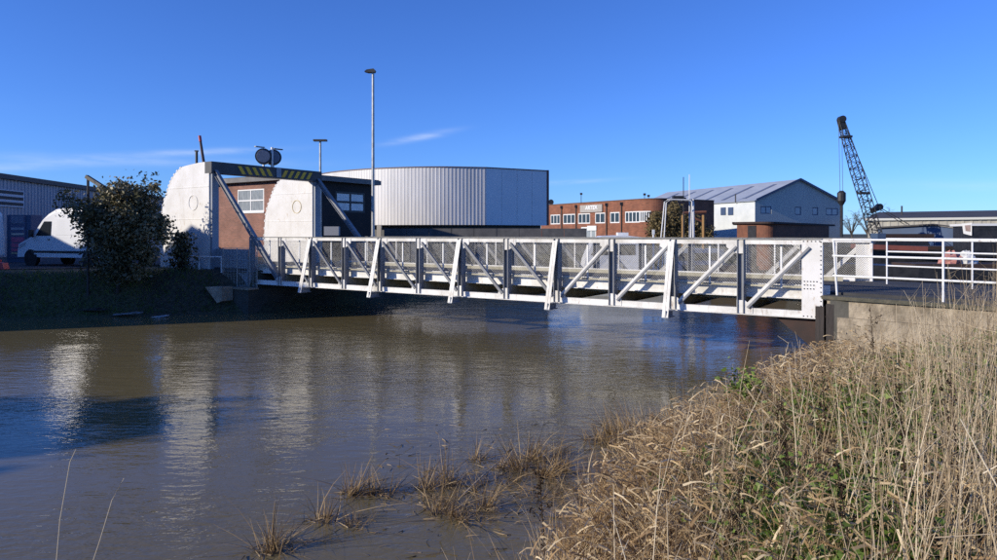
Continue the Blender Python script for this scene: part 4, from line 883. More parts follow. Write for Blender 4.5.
# van
def van(name, nose, direction, label, L=5.7, W=2.0, H=2.72):
    """panel van; nose point on the ground, direction toward the tail"""
    d = Vector(direction).normalized(); sd = Vector((d.y, -d.x, 0))     # sd: toward the viewer
    o = thing(name, nose, label, 'van')
    prof = [(0, .42), (.04, .75), (.10, 1.02), (.75, 1.30), (.98, 1.42), (1.62, 2.18), (1.95, 2.45), (2.4, H-.06), (3.0, H), (L-.25, H-.02), (L-.06, H-.15), (L, 1.3), (L, .42)]
    pt = lambda x, z, s: Vector(nose)+d*x+Z*z+sd*s
    m = MB(); secs = [(-W/2, .88, .0), (-W/2+.02, .97, .0), (-W/2+.14, 1, 0), (W/2-.14, 1, 0), (W/2-.02, .97, 0), (W/2, .88, 0)]
    base = 0; n = len(prof)
    for s_, kz, _ in secs:
        tum = lambda z: (1-.075*max(0, (z-1.2)/1.5))
        for x, z in prof:
            zz = z if z < 1.2 else 1.2+(z-1.2)*(kz if z > 2.2 else 1-(1-kz)*.2); m.v.append(tuple(pt(x, zz, s_*tum(z))))
    for k in range(len(secs)-1):
        for j in range(n): m.f.append((k*n+j, k*n+(j+1) % n, (k+1)*n+(j+1) % n, (k+1)*n+j))
    m.f.append(tuple(range(n))); m.f.append(tuple((len(secs)-1)*n+j for j in reversed(range(n))))
    m.build('body', VANW, o)
    tum = lambda z: W/2*(1-.075*max(0, (z-1.2)/1.5))
    def quadp(nm, pts, s0, mt, par, th=.012):
        m = MB(); a = [pt(x, z, tum(z)*s0+math.copysign(.004, s0)) for x, z in pts]; m.prism(a, sd*th*s0); return m.build(nm, mt, par)
    for s0 in (1, -1):
        dr = quadp('door', [(1.12, .55), (2.22, .55), (2.22, 1.36), (1.12, 1.36)], s0, VANW, o, .006)
        quadp('side_window', [(1.22, 1.42), (2.18, 1.42), (2.18, 2.08), (1.72, 2.08)], s0, GLASS, o)
        quadp('handle', [(2.0, 1.22), (2.16, 1.22), (2.16, 1.26), (2.0, 1.26)], s0, BLACK, dr, .03)
        quadp('rubbing_strip', [(.95, .62), (L-1.3, .62), (L-1.3, .72), (.95, .72)], s0, DARK, o, .02)
        quadp('side_panel', [(2.5, 1.45), (L-.4, 1.45), (L-.4, 2.2), (2.5, 2.2)], s0, VANW, o, .005)
        quadp('headlight', [(.10, .80), (.52, .98), (.58, 1.12), (.16, 1.0)], s0, mat('lamp_glass', (.45, .47, .5), .1), o)
        m = MB(); c = pt(1.12, 1.52, tum(1.5)*s0+s0*.17); m.abox(c, (.12, .2, .34)); m.build('mirror', BLACK, o)
        for x in (.88, L-1.15):
            c = pt(x, .34, s0*(W/2-.13)); m = MB(); m.tube([c-sd*.12, c-sd*.1, c+sd*.1, c+sd*.12], [.30, .34, .34, .30], 20); wh = m.build('wheel', RUBBER, o)
            m = MB(); m.tube([c+sd*s0*.115, c+sd*s0*.135], [.2, .18], 16); m.build('rim', GALV, wh)
            m = MB(); m.tube([pt(x, .36, s0*(W/2-.05)), pt(x, .36, s0*(W/2+.006))], .42, 20); m.build('wheel_arch', BLACK, o)
    m = MB(); m.prism([pt(1.02, 1.47, -.78), pt(1.60, 2.15, -.70), pt(1.60, 2.15, .70), pt(1.02, 1.47, .78)], (-d*.7+Z*.7)*.03); m.build('windscreen', GLASS, o)
    m = MB(); m.box(pt(-.06, .38, -.9), d*.2, sd*1.8, Z*.3); m.build('bumper', DARK, o)
    m = MB(); m.box(pt(.03, .76, -.5), d*.06, sd*1.0, Z*.16); m.build('grille', BLACK, o)
    return o
van('parked_van', Vector((PX(30, 33.6)+.1, 34.0, GZ0+.01)), (.94, -.34, 0), 'white high-roof van partly hidden behind the dark bush')
van('parked_van', Vector((-30.9, 36.6, GZ0+.01)), (1, -.25, 0), 'white van cut off by the left edge of the picture', L=5.2)
m = MB(); q = P(-1, 277, 29.5); 
rb = thing('plastic_barrier', Vector((q.x, 29.5, gz(q.x, 29.5))), 'low red plastic barrier foot at the left edge of the yard', 'barrier')
m.prism([(q.x-.6, 29.4, GZ0-.1), (q.x+.32, 29.4, GZ0-.1), (q.x+.2, 29.4, GZ0+.28), (q.x-.5, 29.4, GZ0+.34)], (0, .35, 0)); m.build('block', RED, rb)
m = MB(); m.box(Vector((q.x-.45, 29.5, GZ0+.33)), (.5, 0, 0), (0, .1, 0), Z*.1); m.build('grip', RED, rb)
# concrete yard
m = MB(); m.face([(-60, 28.6, 1.705), (-21, 29.2, 1.705), (-16.5, 31.2, 1.705), (-16.3, 36.5, 1.705), (-18, 44, 1.705), (-60, 44, 1.705)]); tag(m.build('yard', ASPH), kind='structure')
# unseen off-frame warehouse, added; its two roof heights shaped to shade yard and quadrant
wh_ = thing('shade_caster_warehouse', Vector((-38, 20, GZ0)), 'unseen brick warehouse beyond the picture edge, added to shade the left bank', 'building')
sd2 = Vector((-math.sin(SUN_AZ), -math.cos(SUN_AZ), 0)).normalized(); pq = Vector((-sd2.y, sd2.x, 0))   # sd2: direction shadows fall
def at_q(q, base=-32.3): # point on x=base line with perpendicular coordinate q
    return Vector((base, (q+.37*base)/.93, 0))
WH = (at_q(27.3), at_q(33.6), at_q(47))
m = MB()
def blk(m, p, q, h, depth=14): m.wall(p, (q-p).normalized(), (q-p).length, GZ0-.3, h, [], Vector((-1, 0, 0))); 
m.prism([Vector((p_.x, p_.y, GZ0-.3)) for p_ in (WH[0], WH[1], WH[1]+Vector((-14, 0, 0)), WH[0]+Vector((-14, 0, 0)))], Z*(10.95-GZ0+.3)); m.build('main_block', BRICK, wh_)
m = MB(); m.prism([Vector((p_.x, p_.y, GZ0-.3)) for p_ in (WH[1]+Vector((0, .02, 0)), WH[2], WH[2]+Vector((-14, 0, 0)), WH[1]+Vector((-14, .02, 0)))], Z*(7.7-GZ0+.3)); m.build('low_block', BRICK, wh_)
for k in range(4):
    p = WH[0].lerp(WH[1], (k+.5)/4); m = MB(); m.box(Vector((p.x+.01, p.y-.6, 4.5)), (.05, 0, 0), (0, 1.2, 0), Z*1.6); m.build('window', GLASS, wh_)

# ------------------------------------------------------------------ bush, ivy and off-frame tree
bz = P(117, 286, 27.8); bz.z = gz(bz.x, 27.8)
bu = thing('evergreen_bush', bz, 'big dark evergreen bush on the left bank in front of the van', 'bush')
limb_tree(bu, bz, 4.35, 1.75, 15, BARK, LEAF, 26000, .085, (bz.x+.25, 27.9, 3.3), (1.85, 1.2, 2.0), .07, 105, trunk_frac=.2, twigs=4, cl=(.06, .19))
fl = P(88, 187, 27.5); o = thing('floodlight', fl, 'dark tilted floodlight arm poking above the evergreen bush', 'floodlight')
m = MB(); m.tube([(fl.x, 27.5, gz(fl.x, 27.5)-.2), (fl.x, 27.5, P(88, 178, 27.5).z)], .05, 7); m.build('pole', BLACK, o)
m = MB(); m.bar(P(86.5, 176.5, 27.5), P(104, 187.5, 27.3), .14, .13); m.build('arm', BLACK, o)
iv = thing('ivy_post', P(182, 284, 29.4), 'ivy-covered post beside the galvanised handrail', 'plant')
ip = P(182, 284, 29.4); m = MB(); m.tube([(ip.x, 29.4, .7), (ip.x, 29.4, 3.1)], .1, 7); m.build('post', TIMBER, iv)
n = 1500; zz = RNG.uniform(0, 1, n); c = np.stack([ip.x+RNG.normal(size=n)*(.16+.18*(1-zz)), 29.4+RNG.normal(size=n)*.2, 1.0+zz*2.25], 1); V, Fc = leaves(c, RNG.uniform(.06, .13, n)); raw_mesh('foliage', V, Fc, IVY, iv, np.repeat(RNG.uniform(0, 1, n), 4))
tp = Vector((-30.5, 2.5, gz(-30.5, 2.5)))
tr = thing('shade_caster_tree', tp, 'unseen leafy tree outside the picture, added to shade the water', 'tree')  # unseen tree, added and sized so its shadow falls across the left water
limb_tree(tr, tp, 9, 2.6, 9, BARK, LEAF, 14000, .28, (tp.x, tp.y, 6.6), (2.4, 2.8, 2.9), .24, 60)
# bare trees far behind the crane
for k, (px, D, H, sp) in enumerate(((852, 150, 6.3, 3.2), (868, 160, 7.4, 4.2), (884, 152, 6.9, 3.6))):
    q = Vector((PX(px, D), D, GZ0)); o = thing('bare_tree', q, ('leftmost leafless tree behind the crane jib', 'middle and tallest leafless tree behind the crane jib', 'rightmost leafless tree behind the crane jib')[k], 'tree', 'leafless trees behind the crane')
    limb_tree(o, q, H*1.05, sp, 11, BARKG, r0=.22, twigs=9, trunk_frac=.25)

# ------------------------------------------------------------------ crane
CD = 62.0; foot = P(880, 247, CD); tip = P(840.3, 119, CD)
cr = thing('crawler_crane', Vector((foot.x+1.2, CD, GZ0)), 'black lattice-jib crane standing behind the railing on the right', 'crane')
ax = (tip-foot); LJ = ax.length; ax.normalize(); ux = Vector((0, 1, 0)); uy = ax.cross(ux).normalized()
def wj(f): return .20+.20*min(1, f/.10)*min(1, (1-f)/.45+.1)
jib = MB(); NB = 34
def jp(f, i, j): w_ = wj(f); return foot+ax*LJ*f+ux*(w_*(.8 if i else -.8))+uy*(w_*(1 if j else -1))
for i, j in ((0, 0), (0, 1), (1, 0), (1, 1)): jib.tube([jp(k/NB, i, j) for k in range(NB+1)], .048, 4)
for k in range(NB):
    f0, f1 = k/NB, (k+1)/NB; z_ = k % 2
    for i in (0, 1):
        jib.tube([jp(f0, i, z_), jp(f1, i, 1-z_)], .03, 3, False)
        jib.tube([jp(f0, z_, i), jp(f1, 1-z_, i)], .03, 3, False)
    if k % 3 == 0:
        for i in (0, 1): jib.tube([jp(f0, i, 0), jp(f0, i, 1)], .03, 3, False)
jo = jib.build('lattice_jib', BLACK, cr)
m = MB(); c = foot+ax*LJ*.965; m.bar(c-ax*.6, c+ax*.45, .4, .42, up=uy); m.tube([c+ax*.35-ux*.3-uy*.1, c+ax*.35+ux*.3-uy*.1], .30, 14); m.build('jib_head', BLACK, jo)
for f in (.42, .86): m = MB(); c = foot+ax*LJ*f; m.abox(c, (.85, .7, .18)); m.build('walkway', BLACK, jo)
hk = P(841.5, 193, CD); m = MB(); m.tube([tip-Vector((.15, 0, .2)), (hk.x-.12, CD, hk.z)], .022, 4); m.tube([tip+Vector((.12, 0, -.2)), (hk.x+.12, CD, hk.z)], .022, 4); m.build('hoist_rope', DARK, cr)
m = MB(); m.tube([(hk.x, CD, hk.z+.2), (hk.x, CD, hk.z), (hk.x, CD, hk.z-.7), (hk.x, CD, hk.z-1.1)], [.16, .36, .36, .14], 10); m.tube([(hk.x, CD, hk.z-1.0), (hk.x, CD, hk.z-3.9)], .13, 7); m.build('hook_block', BLACK, cr)
g_ = P(879, 207, CD+.2); m = MB(); m.tube([tip+Vector((.2, .1, .1)), (g_.x, g_.y, g_.z)], .035, 4); m.build('pendant_rope', DARK, cr)
m = MB(); g2_ = P(871, 211, CD); m.bar(g2_, P(880.5, 207.5, CD), .3, .38); m.tube([Vector((g_.x, g_.y-.2, g_.z)), Vector((g_.x, g_.y+.2, g_.z))], .3, 10); m.build('bridle_block', BLACK, cr)
m = MB(); m.tube([Vector((g_.x, g_.y, g_.z)), Vector((foot.x+2.6, CD, 4.0))], .035, 4); m.tube([Vector((g_.x-.3, g_.y, g_.z)), Vector((foot.x+2.2, CD, 4.0))], .03, 4); m.build('luffing_rope', DARK, cr)
m = MB(); m.box(Vector((foot.x-.2, CD-1.3, GZ0+1.0)), (4.2, 0, 0), (0, 2.6, 0), Z*.5); m.build('machinery_house', RUST_D, cr)
m = MB(); m.box(Vector((foot.x-.9, CD-1.3, GZ0+1.0)), (.7, 0, 0), (0, 1.2, 0), Z*.55); m.build('driver_cab', NAVY, cr)
for sy in (-1.5, .8):
    m = MB(); m.prism([Vector((foot.x-1.2, CD+sy, GZ0+.1)), Vector((foot.x-1.4, CD+sy, GZ0+.45)), Vector((foot.x-1.1, CD+sy, GZ0+.85)), Vector((foot.x+3.3, CD+sy, GZ0+.85)), Vector((foot.x+3.6, CD+sy, GZ0+.45)), Vector((foot.x+3.4, CD+sy, GZ0+.05))], (0, .7, 0)); m.build('track', BLACK, cr)

# ------------------------------------------------------------------ boats
def hull(parent, c, d, L, W, H, draft, mt, name='hull', bowf=.35, sheer=.3):
    """displacement hull: c centre at waterline, d toward the bow"""
    c, d = Vector(c), Vector(d).normalized(); sd = Vector((-d.y, d.x, 0)); m = MB(); ns = 14
    for i in range(ns+1):
        f = i/ns; x = (f-.5)*L; bw = 1 if f < 1-bowf else max(.02, 1-((f-(1-bowf))/bowf)**2.2); bw *= (.88+.12*min(1, f/.15))
        zt = H+sheer*max(0, (f-.5)*2)**2
        for yy, zz in ((-W/2*bw, zt), (-W/2*bw*.96, zt*.35), (-W/2*bw*.72, -draft*.6), (0, -draft), (W/2*bw*.72, -draft*.6), (W/2*bw*.96, zt*.35), (W/2*bw, zt)): m.v.append(tuple(c+d*(x+(.25*zz if f > .8 else 0))+sd*yy+Z*zz))
    for i in range(ns):
        for j in range(6): m.f.append((i*7+j, i*7+j+1, (i+1)*7+j+1, (i+1)*7+j))
        m.f.append((i*7+6, i*7, (i+1)*7, (i+1)*7+6))
    m.f.append(tuple(range(7))); m.f.append(tuple(ns*7+j for j in reversed(range(7))))
    return m.build(name, mt, parent)
# rusty wheelhouse barge
rc = P(780, 240, 36); rc.z = 0
rbg = thing('rusty_barge', Vector((rc.x, 37, 0)), 'rust-brown steel barge with overhanging cabin roof behind the bridge', 'barge')
hull(rbg, Vector((rc.x, 38.2, 0)), A*.5+Vector((.6, 0, 0)), 9, 3.4, 1.5, .6, RUST_D)
zr3 = HC+(HY-221.5)/F*36; q0 = P(736, 240, 36); q1 = P(762, 240, 35.3)
def rounded(p0, p1, p2, r, n=8):
    a = (p0-p1).normalized(); b_ = (p2-p1).normalized(); out = []
    for k in range(n+1):
        s = k/n; A1 = p1+a*r; B1 = p1+b_*r; out.append(A1*(1-s)**2+p1*2*s*(1-s)+B1*s*s)
    return out
c1 = Vector((PX(737, 38.2), 38.2, 1.3)); c2 = Vector((PX(769, 36.0), 36.0, 1.3)); c3 = Vector((PX(829, 40.2), 40.2, 1.3)); c4 = Vector((PX(829, 40.2)-.6, 41.6, 1.3))
rim = [c1]+rounded(c1, c2, c3, .8)+[c3, c4, Vector((c1.x+1.2, 41.4, 1.3))]
m = MB(); m.prism(rim, Z*(zr3-1.3-.1)); cab = m.build('cabin', RUST, rbg)
dd = (c2-c1).normalized(); nn = Vector((dd.y, -dd.x, 0)); m = MB(); p = c1.lerp(c2, .36)+nn*.012; m.box(Vector((p.x, p.y, 1.35)), dd*.62, nn*.01, Z*(zr3-1.55)); m.build('doorway', BLACK, cab)
m = MB(); ctr = sum(rim, Vector())/len(rim); big = [Vector((ctr.x+(p.x-ctr.x)*1.14, ctr.y+(p.y-ctr.y)*1.2, zr3-.12+.05*(p.x-ctr.x)*-.35)) for p in rim]; m.prism(big, Z*.10); m.build('cabin_roof', RUST_D, rbg)
# long red-brown barge on the right
rh = thing('red_barge', Vector((PX(905, 33), 33, 0)), 'long red-brown barge hull moored beyond the right railing', 'barge')
hull(rh, Vector((PX(905, 34), 34.5, 0)), Vector((-1, .12, 0)), 10.5, 3.2, 2.45, .6, BLACK, sheer=.35)
m = MB(); m.bar((PX(852, 32.8), 32.9, 2.62), (PX(925, 32.4), 32.2, 2.50), .08, .22); m.build('gunwale', REDHULL, rh)
m = MB(); m.box(Vector((PX(880, 34), 33.4, 2.35)), (5.5, -.6, 0), (.1, 2.0, 0), Z*.25); m.build('hatch_cover', RUST_D, rh)
dk = thing('dark_barge', Vector((PX(960, 26), 26.5, 0)), 'dark hulled barge moored close behind the right railing', 'barge')
hull(dk, Vector((PX(965, 27), 27.6, 0)), Vector((-1, .1, 0)), 9.5, 3.0, 1.9, .6, BLACK, sheer=.2)
m = MB(); m.box(Vector((PX(925, 26), 26.6, 1.85)), (5, -.5, 0), (.1, 1.8, 0), Z*.2); m.build('hatch_cover', RUST_D, dk)
# heaped buoys / tarps on the dark barge
hp = thing('tarpaulin_heap', P(957, 248, 27), 'crumpled pink and white tarpaulin heap on the dark barge', 'tarpaulin')
for (px, py, rx, mt) in ((950, 247.5, .42, mat('pink_tarp', (.52, .24, .20), .8, c2=(.35, .15, .13), scale=6)), (966, 248, .38, mat('white_tarp', (.7, .7, .68), .8, c2=(.45, .45, .45), scale=6))):
    c = P(px, py, 27); n1, n2 = 12, 7; m = MB()
    for i in range(n2):
        ph = math.pi/2*i/(n2-1)
        for j in range(n1):
            th2 = 2*math.pi*j/n1; rr_ = 1+random.uniform(-.22, .22); m.v.append((c.x+rx*math.cos(ph)*math.cos(th2)*rr_, 27+.4*math.cos(ph)*math.sin(th2)*rr_, 2.05+(.45*math.sin(ph))*rr_))
    for i in range(n2-1):
        for j in range(n1): m.f.append((i*n1+j, i*n1+(j+1) % n1, (i+1)*n1+(j+1) % n1, (i+1)*n1+j))
    m.build('sheet', mt, hp)
# white workboat with radar arch
wb = thing('work_boat', Vector((PX(680, 38), 38, 0)), 'white workboat with tubular radar arch and two masts behind the bridge', 'boat')
hull(wb, Vector((PX(690, 38), 38.5, 0)), Vector((-1, -.25, 0)), 8.0, 2.7, 1.15, .5, mat('boat_white', (.62, .66, .70), .35, c2=(.5, .53, .56), scale=1.5))
m = MB(); c = P(700, 255, 38); m.box(Vector((c.x-1.4, 37.8, 1.1)), (2.8, .5, 0), (-.2, 1.6, 0), Z*1.25); cbn = m.build('cabin', mat('cabin_blue', (.30, .38, .50), .4, c2=(.42, .48, .56), scale=2), wb)
m = MB(); m.box(Vector((c.x-1.2, 37.80, 1.75)), (2.2, .4, 0), (0, .012, 0), Z*.4); m.build('window', GLASS, cbn)
fr1 = [(657.5, 238), (664.5, 202), (668, 199.5), (689, 199.8), (692, 202), (690, 240)]
for dx, dD, nm in ((0, 0, 'radar_arch'), (4.5, .9, 'radar_arch')):
    m = MB(); pts = [P(px+dx*(1 if py > 210 else .4), py+(.6 if dx else 0), 37.2+dD) for px, py in fr1]; pts[0].z = pts[-1].z = 1.1; m.tube(pts, .033, 7); m.build(nm, FRAMEW, wb)
for px, py, r_ in ((683.5, 177, .025), (689.5, 174.5, .025), (693.3, 199, .04)):
    q = P(px, py, 37.8); m = MB(); m.tube([(q.x, 37.8, 1.2), (q.x, 37.8, q.z)], [r_*1.3, r_], 5); m.build('mast', FRAMEW if px > 685 else DARK, wb)
m = MB(); m.abox(P(678, 197.5, 37.6), (.55, .4, .16)); m.tube([P(672, 200, 37.6), P(686, 198.6, 37.6)], .07, 6); m.build('radar_scanner', BLACK, wb)
for px in (683, 703.5):
    q = P(px, 215, 39.5); m = MB(); m.tube([(q.x, 39.5, 1.1), (q.x, 39.5, q.z)], .09, 6); m.build('post', mat('ochre_post', (.30, .17, .06), .8), wb)
m = MB(); a, c = P(683, 213, 39.5), P(706, 212, 39.5); m.tube([a, c], .09, 6); m.bar(P(690, 216, 39.6), P(703, 222, 39.6), .1, .1); m.build('gallows', RUST, wb)
# low white cruiser
wc = thing('white_cruiser', Vector((PX(612, 36), 36, 0)), 'low white motor cruiser mostly hidden behind the bridge railing', 'boat')
hull(wc, Vector((PX(615, 36.5), 36.8, 0)), Vector((-1, .1, 0)), 6.4, 2.3, .9, .4, mat('boat_white', (.62, .66, .70), .35))
c = P(612, 240, 36); m = MB(); prf = [(-1.55, .85), (-1.35, 1.9), (-.95, 2.85), (-.5, 3.08), (.6, 3.12), (1.5, 3.02), (1.62, .85)]
m.prism([Vector((c.x+x, 36.0, z)) for x, z in prf], (0, 1.7, 0)); cc_ = m.build('cabin', mat('boat_white2', (.78, .79, .80), .3, c2=(.7, .71, .72), scale=2), wc)
m = MB(); m.prism([Vector((c.x+x, 35.985, z)) for x, z in ((-1.1, 2.1), (-.75, 2.65), (1.2, 2.65), (1.2, 2.1))], (0, .01, 0)); m.build('window', GLASS, cc_)
m = MB(); m.box(Vector((c.x+.35, 36.3, 3.08)), (.55, 0, 0), (0, .5, 0), Z*.18); m.build('hatch', FRAMEW, cc_)
m = MB(); q = P(656, 236, 36); m.tube([(q.x, 36.6, .9), (q.x, 36.6, P(656, 234, 36).z+.05)], [.05, .05], 6); m.abox((q.x, 36.6, P(656, 232, 36).z), (.12, .12, .25)); m.build('nav_post', FRAMEW, wc)
# red pedestrian barrier on the far left quay, sign post
rb2 = thing('red_barrier', Vector((PX(372, 34.4), 34.4, .97)), 'red pedestrian barrier seen through the bridge mesh at left', 'barrier')
for k in range(11):
    px = 353+k*3.7; D_ = 34.6-.05*k; m = MB(); q = P(px, 275, D_); m.box(Vector((q.x, D_, .97)), (.09, 0, 0), (0, .05, 0), Z*1.78); m.build('upright', RED, rb2)
for zz in (-.45, .3, 1.05):
    a, c = P(352, 270, 34.6), P(393, 270, 34.05); m = MB(); m.tube([(a.x, a.y, GZ0+zz), (c.x, c.y, GZ0+zz)], .04, 6); m.build('rail', RED, rb2)
sp_ = thing('barrier_post', B(7.35, WF-.75, ZD), 'white post with a red box standing on the far side of the bridge deck', 'post')
q = B(7.35, WF-.75, ZD); m = MB(); m.tube([q, q+Z*1.12], .05, 8); m.build('post', FRAMEW, sp_)
m = MB(); m.box(q+Z*.80-A*.06-Bv*.07, A*.26, Bv*.14, Z*.34); m.build('box', RED, sp_)

# ------------------------------------------------------------------ bankside vegetation (near right bank)
def sample_bank(n, dlo, dhi, dens=None):
    out = []
    while sum(len(o) for o in out) < n:
        x = RNG.uniform(-3, 14, 40000); y = RNG.uniform(1.5, 19, 40000)
        z, d = terrain(x, y); r = np.hypot(x, y)
        ok = (d > dlo) & (d < dhi) & (r > 2.6) & (x > -.32*y+.1*y) & (x < .86*y+1.0)
        # keep in front of the abutment wall
        q = (x-RA.x)*(-rn.x)+(y-RA.y)*(-rn.y); ok &= (q > .35)
        # prefer even screen density: thin far points less
        ok &= RNG.uniform(0, 1, len(x)) < np.clip(.35+2.2/np.maximum(r, 2.5), 0, 1)
        if dens is not None: ok &= RNG.uniform(0, 1, len(x)) < dens(x, y, d)
        out.append(np.stack([x, y, z, d], 1)[ok])
    return np.concatenate(out)[:n]
def patch(x, y, f=.9, ph=0): return .5+.25*np.sin(x*f*1.3+ph)+.25*np.sin(y*f-1.1*x*f+ph*2)
def grass_stuff(name, n, dlo, dhi, Lr, wr, tilt, droop, mt, dens=None, wind=(.55, .15, 0), nseg=3, vr=(0, 1)):
    k = 16; c0 = sample_bank(n//k, dlo, dhi, dens); n = len(c0)*k; s = np.repeat(c0, k, 0)
    s[:, :2] += RNG.normal(size=(n, 2))*np.repeat(RNG.uniform(.02, .10, len(c0)), k)[:, None]; s[:, 2] = terrain(s[:, 0], s[:, 1])[0]
    b_ = s[:, :3].copy(); b_[:, 2] -= .03
    d = RNG.normal(size=(n, 3))*tilt; d[:, 2] = 1; d[:, :2] += np.array(wind[:2])*.35+np.repeat(RNG.normal(size=(len(c0), 2))*tilt*.9, k, 0)
    lat = RNG.normal(size=(n, 3))*.6+np.array(wind); lat[:, 2] *= .2
    L = RNG.uniform(*Lr, n)*np.repeat(RNG.uniform(.5, 1.2, len(c0)), k); wd = RNG.uniform(*wr, n)
    qf = -((s[:, 0]-8.05)*.741+(s[:, 1]-16.95)*.672); L *= np.clip(.25+qf*.095, .25, 1)
    V, Fc, per = ribbons(b_, d, L, wd, RNG.uniform(*droop, n), lat, nseg)
    rn_ = np.clip(RNG.uniform(*vr, n)*.7+.4*(patch(s[:, 0], s[:, 1], 2.7)-.35)+np.repeat(RNG.normal(size=len(c0))*.16, k), 0, 1)
    return tag(raw_mesh(name, V, Fc, mt, None, np.repeat(rn_, per)), kind='stuff')
low = lambda x, y, d: np.clip(1.25-d/3.2, .09, 1)*np.clip((patch(x, y, 1.1)+.6*patch(x, y, 4.3, .7)-.35)*1.5, .05, 1)
grass_stuff('reed_bed', 36000, -.15, 4.4, (.3, 1.05), (.004, .012), .26, (.08, .65), REED, low)
grass_stuff('reed_litter', 16000, -.1, 6.5, (.2, .5), (.005, .011), 1.2, (.1, .5), REED, None, vr=(0, .7))
grass_stuff('dead_grass', 12000, 1.0, 9, (.3, .95), (.003, .007), .34, (.05, .6), STEM, None, vr=(0, .8))
# broken brown reed leaves flagged out sideways near the stem tops
s = sample_bank(11000, -.1, 3.8, low); n = len(s); b_ = s[:, :3].copy(); b_[:, 2] += RNG.uniform(.25, .8, n)
d = np.stack([RNG.uniform(.2, 1.2, n), RNG.normal(size=n)*.5, RNG.normal(size=n)*.55], 1)
V, Fc, per = ribbons(b_, d, RNG.uniform(.12, .34, n), RNG.uniform(.009, .022, n), RNG.uniform(.1, .7, n), np.tile([.2, 0, -.8], (n, 1)), 3)
tag(raw_mesh('reed_leaves', V, Fc, REED, None, np.repeat(RNG.uniform(.1, 1, n), per)), kind='stuff')
# green undergrowth
gd = lambda x, y, d: np.clip((d-.8)/2.0, .03, 1)*np.clip((patch(x, y, 2.1, 1.3)-.30)*3, 0.02, 1)
s = sample_bank(9500, .4, 9, gd); per_ = 12; c = np.repeat(s[:, :3], per_, 0)+RNG.normal(size=(len(s)*per_, 3))*np.array([.09, .09, .10]); c[:, 2] += RNG.uniform(.05, .55, len(c))*np.repeat(RNG.uniform(.3, 1, len(s)), per_)
V, Fc = leaves(c, RNG.uniform(.024, .068, len(c)), .5, 1.5); tag(raw_mesh('green_undergrowth', V, Fc, GREEN, None, np.repeat(np.clip(np.repeat(RNG.uniform(0, .8, len(s)), per_)+RNG.normal(size=len(c))*.15, 0, 1), 4)), kind='stuff')
# tall dead stalks (round stems) standing above the tangle
s = sample_bank(650, .6, 8, None); m = MB(); rn_ = []
for x, y, z, d in s:
    H = random.uniform(.7, 1.5)*min(1, max(.4, .35-((x-8.05)*.741+(y-16.95)*.672)*.12)); lx, ly = random.gauss(.1, .16), random.gauss(0, .14); r0 = random.uniform(.003, .0065)
    k0 = len(m.v); top = Vector((x+lx*H, y+ly*H, z+H)); m.tube([(x, y, z-.05), (x+lx*H*.4, y+ly*H*.4, z+H*.55), top], [r0, r0*.8, r0*.35], 4, False)
    for k in range(random.randint(0, 5)):
        f = random.uniform(.45, 1); st = Vector((x, y, z)).lerp(top, f); dv = Vector((random.gauss(0, .6), random.gauss(0, .6), random.uniform(.3, 1))).normalized()*random.uniform(.08, .28); m.tube([st, st+dv], [r0*.5, r0*.25], 3, False)
    rn_ += [random.random()]*(len(m.v)-k0)
for k in range(340):
    D = random.uniform(3.6, 9.5); px = 850+160*random.random()**.62; x, y = PX(px, D), D; z, dd = [float(v[0]) for v in terrain(np.array([x]), np.array([y]))]
    if dd < .8: continue
    H = random.uniform(.9, 1.7)*(1+.28*max(0, (px-890)/110))*(1 if D < 7.5 else .85); lx, ly = random.gauss(.05, .14), random.gauss(0, .12); r0 = random.uniform(.0022, .0045); k0 = len(m.v); top = Vector((x+lx*H, y+ly*H, z+H))
    m.tube([(x, y, z-.05), (x+lx*H*.35, y+ly*H*.35, z+H*.5), top], [r0, r0*.8, r0*.3], 4, False)
    for q in range(random.randint(1, 7)):
        f = random.uniform(.4, 1); st = Vector((x, y, z)).lerp(top, f); dv = Vector((random.gauss(0, .7), random.gauss(0, .7), random.uniform(.2, 1))).normalized()*random.uniform(.06, .25); m.tube([st, st+dv*.6, st+dv+Vector((0, 0, .02))], [r0*.5, r0*.35, r0*.2], 3, False)
    rn_ += [random.uniform(.1, .85)]*(len(m.v)-k0)
o = m.build('dead_stalks', STEM); a = o.data.attributes.new('rnd', 'FLOAT', 'POINT'); a.data.foreach_set('value', np.array(rn_, dtype=np.float32)); tag(o, kind='stuff')
